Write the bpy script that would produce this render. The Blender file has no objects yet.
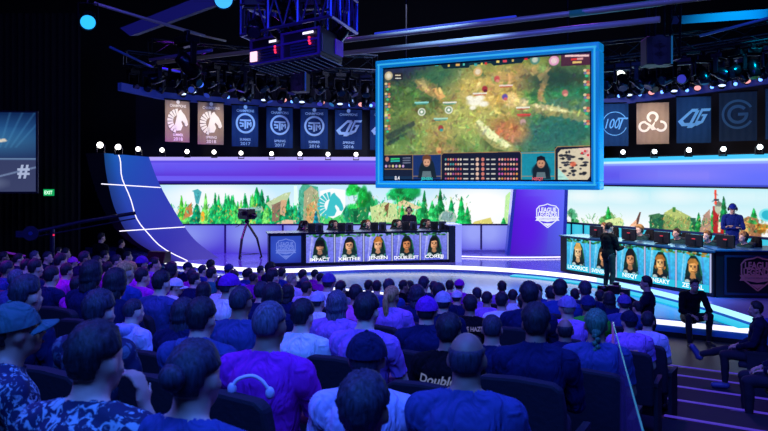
import bpy, bmesh, math, random
import numpy as np
from mathutils import Vector, Matrix
from mathutils.bvhtree import BVHTree
R = math.radians
rnd = random.Random(7)
C = bpy.context.scene.collection
F = 747.0; CH = 3.42; CX = 384.0; HY = 176.0

def W(x, y, z):
    """world point seen at pixel x, y at depth z"""
    return Vector(((x-CX)/F*z, z, CH-(y-HY)/F*z))
def G(x, y, Z):
    """world point at height Z seen at pixel x, y"""
    z = (CH-Z)*F/(y-HY)
    return W(x, y, z)
ORD = 'first second third fourth fifth sixth seventh eighth ninth tenth eleventh twelfth thirteenth fourteenth fifteenth sixteenth seventeenth eighteenth nineteenth twentieth'.split()
def nth(i):
    if i < 20: return ORD[i]
    if i < 29: return 'twenty-' + ORD[i-20]
    if i == 29: return 'thirtieth'
    if i < 39: return 'thirty-' + ORD[i-30]
    return 'fortieth' if i == 39 else 'forty-' + ORD[i-40]

def lin(c):
    return [((v/12.92) if v <= .04045 else ((v+.055)/1.055)**2.4) for v in c]
def hx(s):
    s = s.lstrip('#'); return [int(s[i:i+2], 16)/255 for i in (0, 2, 4)]
_mats = {}
def mat(col, rough=.6, metal=0, emis=0, bump=0, bscale=40, var=.0, name=None, spec=.5, sheen=0):
    """procedural material: col sRGB hex"""
    key = (col, rough, metal, emis, bump, bscale, var, spec, sheen)
    if key in _mats: return _mats[key]
    m = bpy.data.materials.new(name or 'surface_' + col.strip('#')); m.use_nodes = True
    nt = m.node_tree; b = nt.nodes['Principled BSDF']
    c = lin(hx(col)) + [1]
    b.inputs['Base Color'].default_value = c
    b.inputs['Roughness'].default_value = rough; b.inputs['Metallic'].default_value = metal
    b.inputs['Specular IOR Level'].default_value = spec
    if sheen: b.inputs['Sheen Weight'].default_value = sheen
    if emis:
        b.inputs['Emission Color'].default_value = c; b.inputs['Emission Strength'].default_value = emis
    if var or bump:
        tc = nt.nodes.new('ShaderNodeTexCoord')
        n = nt.nodes.new('ShaderNodeTexNoise'); n.inputs['Scale'].default_value = bscale; n.inputs['Detail'].default_value = 3
        nt.links.new(tc.outputs['Object'], n.inputs['Vector'])
        if var:
            r = nt.nodes.new('ShaderNodeMapRange'); r.inputs[3].default_value = 1-var; r.inputs[4].default_value = 1+var
            x = nt.nodes.new('ShaderNodeMix'); x.data_type = 'RGBA'; x.blend_type = 'MULTIPLY'; x.inputs[0].default_value = 1
            nt.links.new(n.outputs['Fac'], r.inputs[0])
            x.inputs[6].default_value = c
            nt.links.new(r.outputs[0], x.inputs[7]); nt.links.new(x.outputs[2], b.inputs['Base Color'])
        if bump:
            bp = nt.nodes.new('ShaderNodeBump'); bp.inputs['Strength'].default_value = bump; bp.inputs['Distance'].default_value = .02
            nt.links.new(n.outputs['Fac'], bp.inputs['Height']); nt.links.new(bp.outputs[0], b.inputs['Normal'])
    _mats[key] = m
    return m
def glow(col, s=1.0, sample=False):
    key = ('glow', col, s, sample)
    if key in _mats: return _mats[key]
    m = bpy.data.materials.new('glow_' + col.strip('#')); m.use_nodes = True
    nt = m.node_tree; b = nt.nodes['Principled BSDF']
    b.inputs['Base Color'].default_value = (.02, .02, .02, 1); b.inputs['Specular IOR Level'].default_value = .2
    b.inputs['Emission Color'].default_value = lin(hx(col))+[1]; b.inputs['Emission Strength'].default_value = s
    if not sample: m.cycles.emission_sampling = 'NONE'
    _mats[key] = m
    return m
def screen_mat(s=1.0):
    key = ('screen', s)
    if key in _mats: return _mats[key]
    m = bpy.data.materials.new('lit_picture'); m.use_nodes = True
    nt = m.node_tree; b = nt.nodes['Principled BSDF']
    a = nt.nodes.new('ShaderNodeAttribute'); a.attribute_name = 'Col'
    b.inputs['Base Color'].default_value = (.01, .01, .01, 1); b.inputs['Roughness'].default_value = .4
    b.inputs['Specular IOR Level'].default_value = .1
    nt.links.new(a.outputs['Color'], b.inputs['Emission Color']); b.inputs['Emission Strength'].default_value = s
    m.cycles.emission_sampling = 'NONE'
    _mats[key] = m
    return m

def link(name, me, m=None, parent=None, smooth=False):
    o = bpy.data.objects.new(name, me); C.objects.link(o)
    if m is not None:
        me.materials.append(m)
    if parent is not None: o.parent = parent
    if smooth and len(me.polygons):
        me.polygons.foreach_set('use_smooth', [True]*len(me.polygons))
    return o
def tag(o, label=None, cat=None, group=None, kind=None):
    if label: o['label'] = label
    if cat: o['category'] = cat
    if group: o['group'] = group
    if kind: o['kind'] = kind
    return o
def empty(name, loc=(0, 0, 0), rz=0, label=None, cat=None, group=None):
    o = bpy.data.objects.new(name, None); C.objects.link(o); o.location = loc; o.rotation_euler = (0, 0, rz)
    o.empty_display_size = .1
    return tag(o, label, cat, group)
def copy_tree(o, parent=None):
    c = o.copy(); C.objects.link(c)
    if parent is not None: c.parent = parent
    for ch in o.children: copy_tree(ch, c)
    return c

class Fr:
    """a flat frame: origin O, right Rv, up U, normal N towards the viewer"""
    def __init__(s, O, Rv, U=(0, 0, 1)):
        s.O = Vector(O); s.R = Vector(Rv).normalized(); s.U = Vector(U).normalized(); s.N = s.R.cross(s.U).normalized()
    def p(s, a, b, n=0): return s.O + s.R*a + s.U*b + s.N*n
    def at(s, a, b, n=0): return Fr(s.p(a, b, n), s.R, s.U)
WORLD = Fr((0, 0, 0), (1, 0, 0), (0, 0, 1))   # a=x, b=z, n=-y

class MB:
    def __init__(s): s.v = []; s.f = []
    def quad(s, *ps):
        i = len(s.v); s.v += [tuple(p) for p in ps]; s.f.append(tuple(range(i, i+len(ps)))); return s
    def box(s, x0, x1, y0, y1, z0, z1):
        i = len(s.v)
        s.v += [(x, y, z) for z in (z0, z1) for y in (y0, y1) for x in (x0, x1)]
        s.f += [tuple(i+k for k in q) for q in ((0, 2, 3, 1), (4, 5, 7, 6), (0, 1, 5, 4), (2, 6, 7, 3), (0, 4, 6, 2), (1, 3, 7, 5))]
        return s
    def fbox(s, fr, a0, a1, b0, b1, n0, n1):
        i = len(s.v)
        s.v += [tuple(fr.p(a, b, n)) for b in (b0, b1) for n in (n1, n0) for a in (a0, a1)]
        s.f += [tuple(i+k for k in q) for q in ((0, 2, 3, 1), (4, 5, 7, 6), (0, 1, 5, 4), (2, 6, 7, 3), (0, 4, 6, 2), (1, 3, 7, 5))]
        return s
    def prism(s, pts, z0, z1):
        """horizontal polygon extruded between heights"""
        n = len(pts); i = len(s.v)
        s.v += [(p[0], p[1], z0) for p in pts] + [(p[0], p[1], z1) for p in pts]
        s.f.append(tuple(range(i+n-1, i-1, -1))); s.f.append(tuple(range(i+n, i+2*n)))
        for k in range(n):
            a, b = i+k, i+(k+1) % n; s.f.append((a, b, b+n, a+n))
        return s
    def fpoly(s, fr, pts, n0=0, n1=.01):
        n = len(pts); i = len(s.v)
        s.v += [tuple(fr.p(p[0], p[1], n0)) for p in pts] + [tuple(fr.p(p[0], p[1], n1)) for p in pts]
        s.f.append(tuple(range(i+n-1, i-1, -1))); s.f.append(tuple(range(i+n, i+2*n)))
        for k in range(n):
            a, b = i+k, i+(k+1) % n; s.f.append((a, b, b+n, a+n))
        return s
    def arc(s, fr, cx, cy, r0, r1, a0=0, a1=360, n=32, d0=0, d1=.01, sx=1):
        """flat ring sector r0..r1"""
        full = abs(a1-a0) >= 360; i = len(s.v); m = n if full else n+1
        for k in range(m):
            t = R(a0+(a1-a0)*k/n); c, q = math.cos(t)*sx, math.sin(t)
            for (r, d) in ((r0, d0), (r1, d0), (r1, d1), (r0, d1)): s.v.append(tuple(fr.p(cx+c*r, cy+q*r, d)))
        for k in range(n):
            a, b = i+4*k, i+4*((k+1) % m)
            for j in range(4): s.f.append((a+j, a+(j+1) % 4, b+(j+1) % 4, b+j))
        if not full:
            s.f.append((i+3, i+2, i+1, i)); e = i+4*n; s.f.append((e, e+1, e+2, e+3))
        return s
    def tube(s, pts, r, seg=8, cap=True, sy=1.0):
        pts = [Vector(p) for p in pts]; rs = r if isinstance(r, (list, tuple)) else [r]*len(pts)
        i0 = len(s.v); prev = None
        for k, p in enumerate(pts):
            t = (pts[min(k+1, len(pts)-1)]-pts[max(k-1, 0)]).normalized()
            if prev is None:
                ref = Vector((0, 0, 1)) if abs(t.z) < .9 else Vector((0, 1, 0))
                x = t.cross(ref).normalized()
            else:
                x = (prev-t*prev.dot(t)).normalized()
            prev = x; y = t.cross(x)
            for j in range(seg):
                a = 2*math.pi*j/seg
                s.v.append(tuple(p+x*math.cos(a)*rs[k]+y*math.sin(a)*rs[k]*sy))
        for k in range(len(pts)-1):
            for j in range(seg):
                a = i0+k*seg+j; b = i0+k*seg+(j+1) % seg; s.f.append((a, b, b+seg, a+seg))
        if cap:
            s.f.append(tuple(range(i0+seg-1, i0-1, -1))); e = i0+(len(pts)-1)*seg; s.f.append(tuple(range(e, e+seg)))
        return s
    def ell(s, c, r, seg=16, rings=10, M=None):
        c = Vector(c); i = len(s.v)
        def P(x, y, z):
            v = Vector((x*r[0], y*r[1], z*r[2]))
            if M is not None: v = M @ v
            return tuple(c+v)
        s.v.append(P(0, 0, 1))
        for a in range(1, rings):
            t = math.pi*a/rings
            for b in range(seg):
                q = 2*math.pi*b/seg; s.v.append(P(math.sin(t)*math.cos(q), math.sin(t)*math.sin(q), math.cos(t)))
        s.v.append(P(0, 0, -1)); e = len(s.v)-1
        for b in range(seg): s.f.append((i, i+1+b, i+1+(b+1) % seg))
        for a in range(rings-2):
            for b in range(seg):
                p = i+1+a*seg+b; q = i+1+a*seg+(b+1) % seg; s.f.append((p, p+seg, q+seg, q))
        o = i+1+(rings-2)*seg
        for b in range(seg): s.f.append((o+b, e, o+(b+1) % seg))
        return s
    def capsule(s, a, b, ra, rb, seg=10):
        """closed round-ended cone"""
        a, b = Vector(a), Vector(b); t = (b-a).normalized()
        pts, rs = [], []
        for k in range(5):
            q = math.pi/2*k/4; pts.append(a-t*ra*math.cos(q)*.999); rs.append(max(ra*math.sin(q), .0008))
        for k in range(5):
            q = math.pi/2*k/4; pts.append(b+t*rb*math.sin(q)*.999); rs.append(max(rb*math.cos(q), .0008))
        return s.tube(pts, rs, seg)
    def mesh(s, name):
        me = bpy.data.meshes.new(name); me.from_pydata([tuple(v) for v in s.v], [], s.f); me.update(); return me
    def build(s, name, m=None, parent=None, smooth=False, bevel=0):
        o = link(name, s.mesh(name), m, parent, smooth)
        if bevel:
            md = o.modifiers.new('bevel', 'BEVEL'); md.width = bevel; md.segments = 2; md.limit_method = 'ANGLE'
        return o

def text(name, body, size, fr, m, parent=None, width=None, shear=0, depth=.004, a=0, b=0, xs=1.0, bold=0, n=0.0, bvh=None):
    cu = bpy.data.curves.new('lettering', 'FONT'); cu.body = body; cu.size = size; cu.shear = shear
    cu.align_x = 'CENTER'; cu.align_y = 'CENTER'; cu.offset = bold; cu.resolution_u = 3
    ob = bpy.data.objects.new('lettering_source', cu); C.objects.link(ob)
    dg = bpy.context.evaluated_depsgraph_get(); dg.update()
    me = bpy.data.meshes.new_from_object(ob.evaluated_get(dg))
    bpy.data.objects.remove(ob); bpy.data.curves.remove(cu)
    co = np.zeros(len(me.vertices)*3); me.vertices.foreach_get('co', co); co = co.reshape(-1, 3)
    if not len(co): return None
    if width:
        w = co[:, 0].max()-co[:, 0].min(); k = width/w; co[:, 0] *= k
    co[:, 0] *= xs
    cx = (co[:, 0].max()+co[:, 0].min())/2; cy = (co[:, 1].max()+co[:, 1].min())/2
    for v, c in zip(me.vertices, co):
        v.co = fr.p(a+c[0]-cx, b+c[1]-cy, n+depth)
    me.materials.clear(); me.update()
    return link(name, me, m, parent)

# ---------------------------------------------------------------- painter
class Cv:
    def __init__(s, w, h, top='#000000', bot=None):
        s.w, s.h = w, h; t = np.array(hx(top)); b = np.array(hx(bot or top))
        k = np.linspace(0, 1, h)[:, None, None]; s.a = np.ones((h, w, 3))*(t*(1-k)+b*k)
    def _put(s, x0, x1, y0, y1, mask, col, al):
        c = np.array(hx(col) if isinstance(col, str) else col)
        m = (mask*al)[..., None]; s.a[y0:y1, x0:x1] = s.a[y0:y1, x0:x1]*(1-m)+c*m
    def _bb(s, xs, ys, pad=1):
        return max(0, int(min(xs)-pad)), min(s.w, int(max(xs)+pad+1)), max(0, int(min(ys)-pad)), min(s.h, int(max(ys)+pad+1))
    def poly(s, pts, col, al=1):
        x0, x1, y0, y1 = s._bb([p[0] for p in pts], [p[1] for p in pts])
        if x1 <= x0 or y1 <= y0: return s
        acc = 0
        for (ox, oy) in ((.25, .25), (.75, .25), (.25, .75), (.75, .75)):
            X, Y = np.meshgrid(np.arange(x0, x1)+ox, np.arange(y0, y1)+oy)
            ins = np.zeros(X.shape, bool); n = len(pts)
            for i in range(n):
                xa, ya = pts[i]; xb, yb = pts[(i+1) % n]
                if ya == yb: continue
                c = ((ya > Y) != (yb > Y)) & (X < (xb-xa)*(Y-ya)/(yb-ya)+xa); ins ^= c
            acc = acc+ins/4.0
        s._put(x0, x1, y0, y1, acc, col, al); return s
    def ell(s, cx, cy, rx, ry, col, al=1, soft=.15):
        x0, x1, y0, y1 = s._bb([cx-rx*1.3, cx+rx*1.3], [cy-ry*1.3, cy+ry*1.3])
        if x1 <= x0 or y1 <= y0: return s
        X, Y = np.meshgrid(np.arange(x0, x1)+.5, np.arange(y0, y1)+.5)
        d = np.sqrt(((X-cx)/rx)**2+((Y-cy)/ry)**2)
        s._put(x0, x1, y0, y1, np.clip((1+soft/2-d)/soft, 0, 1), col, al); return s
    def rect(s, x0, y0, x1, y1, col, al=1): return s.poly([(x0, y0), (x1, y0), (x1, y1), (x0, y1)], col, al)
    def line(s, p, q, w, col, al=1):
        d = Vector((q[0]-p[0], q[1]-p[1])); L = max(d.length, 1e-6); n = Vector((-d.y, d.x))/L*w/2
        return s.poly([(p[0]+n.x, p[1]+n.y), (q[0]+n.x, q[1]+n.y), (q[0]-n.x, q[1]-n.y), (p[0]-n.x, p[1]-n.y)], col, al)
    def noise(s, amp, cell=6, seed=1):
        r = np.random.RandomState(seed); gh, gw = s.h//cell+3, s.w//cell+3
        g = r.rand(gh, gw); y = np.linspace(0, gh-1.001, s.h); x = np.linspace(0, gw-1.001, s.w)
        yi, xi = y.astype(int), x.astype(int); fy, fx = (y-yi)[:, None], (x-xi)[None]
        n = (g[yi][:, xi]*(1-fx)+g[yi][:, xi+1]*fx)*(1-fy)+(g[yi+1][:, xi]*(1-fx)+g[yi+1][:, xi+1]*fx)*fy
        s.a = np.clip(s.a*(1+(n[..., None]-.5)*2*amp), 0, 1); return s
def blur(cv, k=1):
    for _ in range(k):
        a = np.pad(cv.a, ((1, 1), (1, 1), (0, 0)), 'edge'); cv.a = (a[:-2, 1:-1]+a[2:, 1:-1]+a[1:-1, :-2]+a[1:-1, 2:]+2*a[1:-1, 1:-1])/6
def brush(cv, n, seed, lmin=2, lmax=7, wmin=.6, wmax=2.0, var=.35, sky=.8, y0=0, y1=1, ang=1.57):
    """short brush strokes that vary the colour already there"""
    r = random.Random(seed)
    for i in range(n):
        x = r.uniform(0, cv.w-1); y = r.uniform(y0*cv.h, y1*cv.h-1); c = cv.a[int(y), int(x)].copy()
        if c.min() > sky: continue
        k = 1+r.uniform(-var, var); c = np.clip(c*k+np.array([r.uniform(-.05, .05) for _ in range(3)]), 0, 1); a = r.uniform(-ang, ang)+1.57; L = r.uniform(lmin, lmax)
        cv.line((x-math.cos(a)*L/2, y-math.sin(a)*L/2), (x+math.cos(a)*L/2, y+math.sin(a)*L/2), r.uniform(wmin, wmax), c, .75)
def lin_np(a): return np.where(a <= .04045, a/12.92, ((a+.055)/1.055)**2.4)
def painted(name, cv, fn, parent=None, s=1.0):
    """grid of the canvas size; fn(u, v) -> points (arrays), v down"""
    w, h = cv.w, cv.h
    U, V = np.meshgrid(np.linspace(0, 1, w), np.linspace(0, 1, h))
    P = fn(U.ravel(), V.ravel())
    idx = np.arange(w*h).reshape(h, w)
    q = np.stack([idx[1:, :-1], idx[1:, 1:], idx[:-1, 1:], idx[:-1, :-1]], -1).reshape(-1, 4)
    me = bpy.data.meshes.new(name); me.vertices.add(w*h); me.vertices.foreach_set('co', P.astype(np.float32).ravel())
    me.loops.add(q.size); me.loops.foreach_set('vertex_index', q.ravel().astype(np.int32))
    me.polygons.add(len(q)); me.polygons.foreach_set('loop_start', np.arange(0, q.size, 4, dtype=np.int32))
    me.update(calc_edges=True); me.validate()
    at = me.color_attributes.new('Col', 'FLOAT_COLOR', 'POINT')
    col = np.ones((w*h, 4), np.float32); col[:, :3] = lin_np(np.clip(cv.a, 0, 1)).reshape(-1, 3)
    at.data.foreach_set('color', col.ravel())
    return link(name, me, screen_mat(s), parent)
def flat(fr, a0, a1, b0, b1, n=0):
    O, Rv, U, N = [np.array(v) for v in (fr.O, fr.R, fr.U, fr.N)]
    def fn(u, v):
        return O+np.outer(a0+(a1-a0)*u, Rv)+np.outer(b1+(b0-b1)*v, U)+N*n
    return fn
# ================================================================= setting
PLAT, DECK = .57, .37
def pin(x, y, Z): 
    p = G(x, y, Z); return (p.x, p.y)
black = mat('#06070c', .9)
# floor
o = MB().quad((-20, -3, 0), (20, -3, 0), (20, 34, 0), (-20, 34, 0)).build('floor', mat('#0a1430', .4, var=.3, bscale=3, bump=.1))
tag(o, kind='structure')
o = MB().box(-20, 20, 33.8, 34, 0, 14).build('wall_back', mat('#04050a', .9)); tag(o, kind='structure')
o = MB().box(-20.2, -20, -3, 34, 0, 14).build('wall_left', mat('#05060c', .9)); tag(o, kind='structure')
o = MB().box(20, 20.2, -3, 34, 0, 14).build('wall_right', mat('#05060c', .9)); tag(o, kind='structure')
o = MB().box(-20, 20, -3, 34, 14, 14.2).build('ceiling', mat('#04050a', .9)); tag(o, kind='structure')
# dark drape behind the left wing: pleated
def drape(name, x0, x1, y, z0, z1, m, label, n=60, amp=.06):
    b = MB(); pts = []
    for k in range(n*4+1):
        t = k/(n*4); pts.append((x0+(x1-x0)*t, y+amp*math.sin(t*n*2*math.pi)*(.7+.3*math.sin(k*.37))))
    for z in (z0, z1):
        for p in pts: b.v.append((p[0], p[1], z))
    q = len(pts)
    for k in range(q-1): b.f.append((k, k+1, q+k+1, q+k))
    o = b.build(name, m); tag(o, label, 'curtain'); return o
drape('stage_curtain', -19.5, -10.4, 25.6, 0, 9, mat('#030408', .95), 'tall black pleated curtain behind the exit sign, left of the curved blue wing', 40)

# terraces of the seating rake
PITCH, V0, NR = 1.22, 1.8, 10
mv = Vector((.537, .8436, 0)); dv = Vector((.8436, -.537, 0))
def rowv(k): return V0+PITCH*k
def rowz(k): return 1.735-.125*rowv(k)-(.07 if k == 0 else 0)
tm = mat('#070c20', .85, var=.3, bscale=6)
for k in range(NR):
    v1 = rowv(k)+.72; v0 = v1-PITCH if k else -2.5
    a = dv*-14; b = dv*9
    P = [mv*v0+a, mv*v0+b, mv*v1+b, mv*v1+a]
    o = MB().prism([(p.x, p.y) for p in P][::1], 0.001*k, rowz(k)).build('floor_terrace', tm); tag(o, kind='structure')
# lit step nosings down the aisle
def aisleX(z): return 1.04+(z-3)*.2867 + (.45 if z > 8 else .05*max(0, z-3)*1.0)
for k in range(4, NR):
    v1 = rowv(k)+.72; 
    zc = (v1-.27)/(1.02) if False else None
    # intersection of the nosing line with the aisle border
    best = min((abs(.537*aisleX(z)+.8436*z-v1), z) for z in [i*.02 for i in range(100, 900)])[1]
    A = Vector((aisleX(best)+.1, best, 0)); B = A+dv*2.0
    fr = Fr((A.x, A.y, rowz(k)), dv); 
    b = MB().fbox(fr, 0, 2.0, .002, .014, -.045, .004)
    o = b.build('step_nosing', glow('#4a34c0', .8)); 
    tag(o, 'thin violet-lit nosing strip on the %s aisle step from the stage' % nth(NR-1-k), 'step edge', 'lit aisle step nosings')

# stage deck and platform
deck_front = [pin(110, 268, DECK), tuple((mv*16.65+dv*-17)[:2])]
c0 = mv*16.65+dv*-18.3; c1 = Vector((7.62, 14.95, 0))
dk = [(c0.x, c0.y), (c1.x, c1.y), (12.5, 14.95), (12.5, 30), (-12, 30)]
deckm = mat('#2a6cb8', .24, var=.12, bscale=2, spec=.8)
o = MB().prism(dk, 0, DECK).build('floor_stage', deckm); tag(o, kind='structure')
fr = Fr((c0.x, c0.y, 0), (c1-c0)); L = (c1-c0).length
o = MB().fbox(fr, 0, L, .0, .1, .002, .03).build('trim_stage_base', black); tag(o, kind='structure')
o = MB().fbox(fr, .2, L-.05, .24, .345, .001, .03).build('stage_edge_light', glow('#dfe0ff', 1.6)); tag(o, 'long white glowing strip along the front edge of the lower stage', 'light strip')
edge_px = [(165, 260), (200, 264), (240, 267.2), (287, 268.5), (330, 266.8), (370, 265.4), (410, 265), (450, 265.3), (500, 267.5), (545, 271), (590, 276.5), (630, 284), (670, 293), (710, 303.5), (757, 318)]
E = [pin(x, y, PLAT) for x, y in edge_px]
# smooth the edge
def smooth_line(P, n=6):
    out = []
    for i in range(len(P)-1):
        p0, p1, p2, p3 = [Vector(P[min(max(j, 0), len(P)-1)]) for j in (i-1, i, i+1, i+2)]
        for k in range(n):
            t = k/n
            out.append(tuple(.5*((2*p1)+(-p0+p2)*t+(2*p0-5*p1+4*p2-p3)*t*t+(-p0+3*p1-3*p2+p3)*t**3)))
    return out+[tuple(P[-1])]
E = smooth_line(E)
plm = mat('#6c66d8', .12, var=.08, bscale=2, spec=.8)
o = MB().prism(E+[(12.5, 14.9), (12.5, 30), (-12, 30)], DECK, PLAT).build('floor_platform', plm); tag(o, kind='structure')
def ribbon(P, off, z0, z1, m, name, label, thick=.02, i0=0, i1=None):
    P = P[i0:i1]; b = MB(); n = len(P); I = []
    for i, p in enumerate(P):
        a = Vector(P[max(i-1, 0)]); c = Vector(P[min(i+1, n-1)]); t = (c-a).normalized(); nn = Vector((t.y, -t.x))
        q = Vector(p)+nn*off; r = Vector(p)+nn*(off+thick)
        b.v += [(q.x, q.y, z0), (r.x, r.y, z0), (r.x, r.y, z1), (q.x, q.y, z1)]
    for i in range(n-1):
        for j in range(4): b.f.append((4*i+j, 4*i+(j+1) % 4, 4*i+4+(j+1) % 4, 4*i+4+j))
    b.f.append((3, 2, 1, 0)); e = 4*n-4; b.f.append((e, e+1, e+2, e+3))
    o = b.build(name, m); tag(o, label, 'light strip'); return o
ribbon(E, .002, DECK+.075, PLAT-.005, glow('#f2f4ff', 1.8), 'platform_edge_light', 'white glowing strip curving along the raised platform below the desks', i1=62)
ribbon(E, .002, DECK+.075, PLAT-.005, glow('#a8ecff', 1.3), 'platform_edge_light', 'pale cyan glowing strip on the platform edge below the right desk', i0=61)
ribbon(E, .06, DECK+.002, DECK+.03, glow('#14b8dc', 1.1), 'painted_deck_glow', 'cyan glow painted on the deck at the foot of the right platform edge', thick=.34, i0=50)  # emissive ribbon stands for the broad cyan glow on the deck
# two shallow lit steps at the back between desk and centre column
for j, (ya, yb, xs) in enumerate((((251, 251.5), 0, (446, 575)), ((256.5, 258), 0, (440, 566)))):
    P = smooth_line([pin(xs[0]+(xs[1]-xs[0])*t, ya[0]+(ya[1]-ya[0])*t+1.2*math.sin(t*3.14), PLAT) for t in (0, .25, .5, .75, 1)], 5)
    back = [(P[-1][0]+.2, 27.2), (P[0][0], 27.2)]
    o = MB().prism(P+back, PLAT, PLAT+.16-.08*j).build('floor_back_step', plm); tag(o, kind='structure')
    ribbon(P, .002, PLAT+.02, PLAT+.14-.08*j, glow('#e4dcff', 1.7), 'back_step_light', ['upper', 'lower'][j]+' white lit step edge right of the left desk', thick=.015)

# ================================================================= video walls
def conifer(cv, x, yb, h, w, col, seed=0, dk=None):
    r = random.Random(seed); base = hx(col)
    for i in range(6):
        t0 = i/6.0; ww = w*(1-t0)*.5+w*.06; y0 = yb-h*t0; y1 = yb-h*min(1, t0+.42)
        k = .72+.5*((i+seed) % 2)*.45+.1*r.random()
        c = [min(1, b*k) for b in base]
        cv.poly([(x-ww, y0), (x-ww*.5, y0-h*.03), (x, y0+h*.03), (x+ww*.5, y0-h*.02), (x+ww, y0), (x+r.uniform(-1, 1), y1)], c)
        cv.poly([(x-ww, y0), (x, y0+h*.03), (x+r.uniform(-1, 1), y1)], [min(1, b*k*1.25+.03) for b in base], .7)
def bush(cv, x, y, rx, ry, col, seed=0):
    r = random.Random(seed); base = hx(col)
    for i in range(16):
        a = r.random()*6.28; d = r.random()**.5
        k = r.uniform(.65, 1.25)
        cv.ell(x+math.cos(a)*d*rx*.8, y+math.sin(a)*d*ry*.7, rx*.38, ry*.4, [min(1, b*k) for b in base], .8, .5)
S = 2.0
def horse(mb_or_cv, X, Y, s, put):
    head = [(-.02, .42), (.1, .5), (.16, .4), (.34, .22), (.46, -.02), (.5, -.2), (.42, -.3), (.33, -.27), (.3, -.16), (.16, -.02), (.12, -.1), (.2, -.28), (.1, -.5), (-.12, -.52), (-.3, -.42), (-.22, -.2), (-.14, .1)]
    put([(X+a*s, Y+b*s) for a, b in head])
    for k in range(9):
        a = R(98+k*19.0); r0, r1 = .27, .58; w0, w1 = .035, .07
        ca, sa = math.cos(a), math.sin(a); ox, oy = -.06, -.06
        put([(X+(ox+ca*r0-sa*w0)*s, Y+(oy+sa*r0+ca*w0)*s), (X+(ox+ca*r1-sa*w1)*s, Y+(oy+sa*r1+ca*w1)*s), (X+(ox+ca*r1+sa*w1)*s, Y+(oy+sa*r1-ca*w1)*s), (X+(ox+ca*r0+sa*w0)*s, Y+(oy+sa*r0-ca*w0)*s)])
def punch(cv, g=1.22):
    m = (cv.a.min(axis=2) < .68)[..., None]*1.0; c = np.clip((cv.a-.45)*g+.43, 0, 1); cv.a = cv.a*(1-m)+c*m
def painterly(cv, seed):
    m = (cv.a.min(axis=2) < .74)[..., None]*1.0
    for (amp, cell, sd) in ((.30, 5, 1), (.28, 9, 2), (.22, 3, 3)):
        b4 = cv.a.copy(); cv.noise(amp, cell, seed+sd); cv.a = b4*(1-m)+cv.a*m
    t = cv.a.copy(); cv.a[:, :, 1] = np.clip(t[:, :, 1]*1.04, 0, 1)
def strokes(cv, q, x0, x1, yfun, n, cols, seed, sz=1.0):
    r = random.Random(seed)
    for i in range(n):
        x = r.uniform(x0, x1); y = yfun(r, x); a = r.uniform(-1.2, 1.2); L = r.uniform(1.0, 3.4)*sz; w = r.uniform(.4, 1.1)*sz
        p0 = q(x-math.sin(a)*L*.5, y+L*.5); p1 = q(x+math.sin(a)*L*.5, y-L*.5)
        cv.line(p0, p1, w*2.2, r.choice(cols), .7)
# left video wall: image x 150..516, y 184..224
x0, x1, y0, y1 = 148, 516, 184.6, 224.5
k = 2.2; cv = Cv(int((x1-x0)*k), int((y1-y0)*k), '#bfe9ff', '#ffffff')
def q(x, y): return ((x-x0)*k, (y-y0)*k)
def Q(*p): return [q(a, b) for a, b in p]
cv.ell(*q(215, 196), 46*k, 12*k, '#ffffff', .8, .8); cv.ell(*q(480, 205), 40*k, 18*k, '#ffffff', 1, .8)
rr = random.Random(3)
for i in range(120):   # far pale forest
    x = rr.uniform(205, 430); conifer(cv, *q(x, 225), rr.uniform(10, 26)*k, rr.uniform(5, 9)*k, rr.choice(['#7fe8a0', '#5fd890', '#a5ec98', '#4fc9a0']), i)
cv.poly(Q((160, 225), (172, 214), (205, 218), (240, 220), (300, 216), (420, 215), (470, 222), (470, 225)), '#58c878')
for (x, h, w, c) in [(172, 22, 8, '#2f9a50'), (182, 30, 9, '#58c048'), (186, 24, 8, '#6ed060'), (197, 22, 16, '#0f8f68'), (218, 26, 9, '#35b878'), (226, 32, 8, '#2cae68'), (232, 30, 9, '#22a05c'), (238, 24, 9, '#46c070'), (214, 18, 9, '#8fe070'),
                     (246, 30, 10, '#2bb26c'), (257, 38, 18, '#1e9e58'), (262, 36, 14, '#188a58'), (268, 30, 12, '#27a868'), (288, 32, 9, '#1aa870'), (294, 20, 9, '#16a078'), (300, 20, 8, '#1f8f80')]:
    conifer(cv, *q(x, 225), h*k, w*k, c, int(x))
r9 = random.Random(31)
for i in range(34):
    x = 204+i*2.9+r9.uniform(-1, 1)
    if 268 < x < 296 and i % 2: continue
    conifer(cv, *q(x, 225), r9.uniform(15, 33)*k, r9.uniform(7, 10)*k, r9.choice(['#1a9a58', '#30b868', '#58cc68', '#168a60', '#20a868', '#78d468']), i+60)
for i in range(16):
    x = 376+i*5.6+r9.uniform(-2, 2); conifer(cv, *q(x, 225), r9.uniform(10, 24)*k, r9.uniform(7, 11)*k, r9.choice(['#1a9a58', '#30b868', '#48bc60', '#148058']), i+90)
cv.poly(Q((196, 203), (194, 192), (192, 191), (198, 189), (202, 192), (199, 204)), '#58a8b0')
cv.poly(Q((183, 220), (186, 208), (192, 202), (193, 214)), '#c08858'); cv.ell(*q(203, 216), 2*k, 5*k, '#e8b040')
cv.poly(Q((239, 208), (262, 206), (264, 211), (240, 212)), '#8fb8b0'); cv.poly(Q((240, 211), (262, 210), (260, 219), (243, 219)), '#4a9a78')
cv.poly(Q((266, 203), (285, 193), (291, 192), (286, 204), (272, 210)), '#b8c8a0'); cv.poly(Q((272, 205), (281, 201), (279, 220), (272, 221)), '#8f7868'); cv.poly(Q((281, 200), (287, 200), (285, 216), (280, 214)), '#c8a888')
cv.poly(Q((271, 225), (285, 219), (300, 220), (296, 225)), '#d8b8a0')
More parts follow.
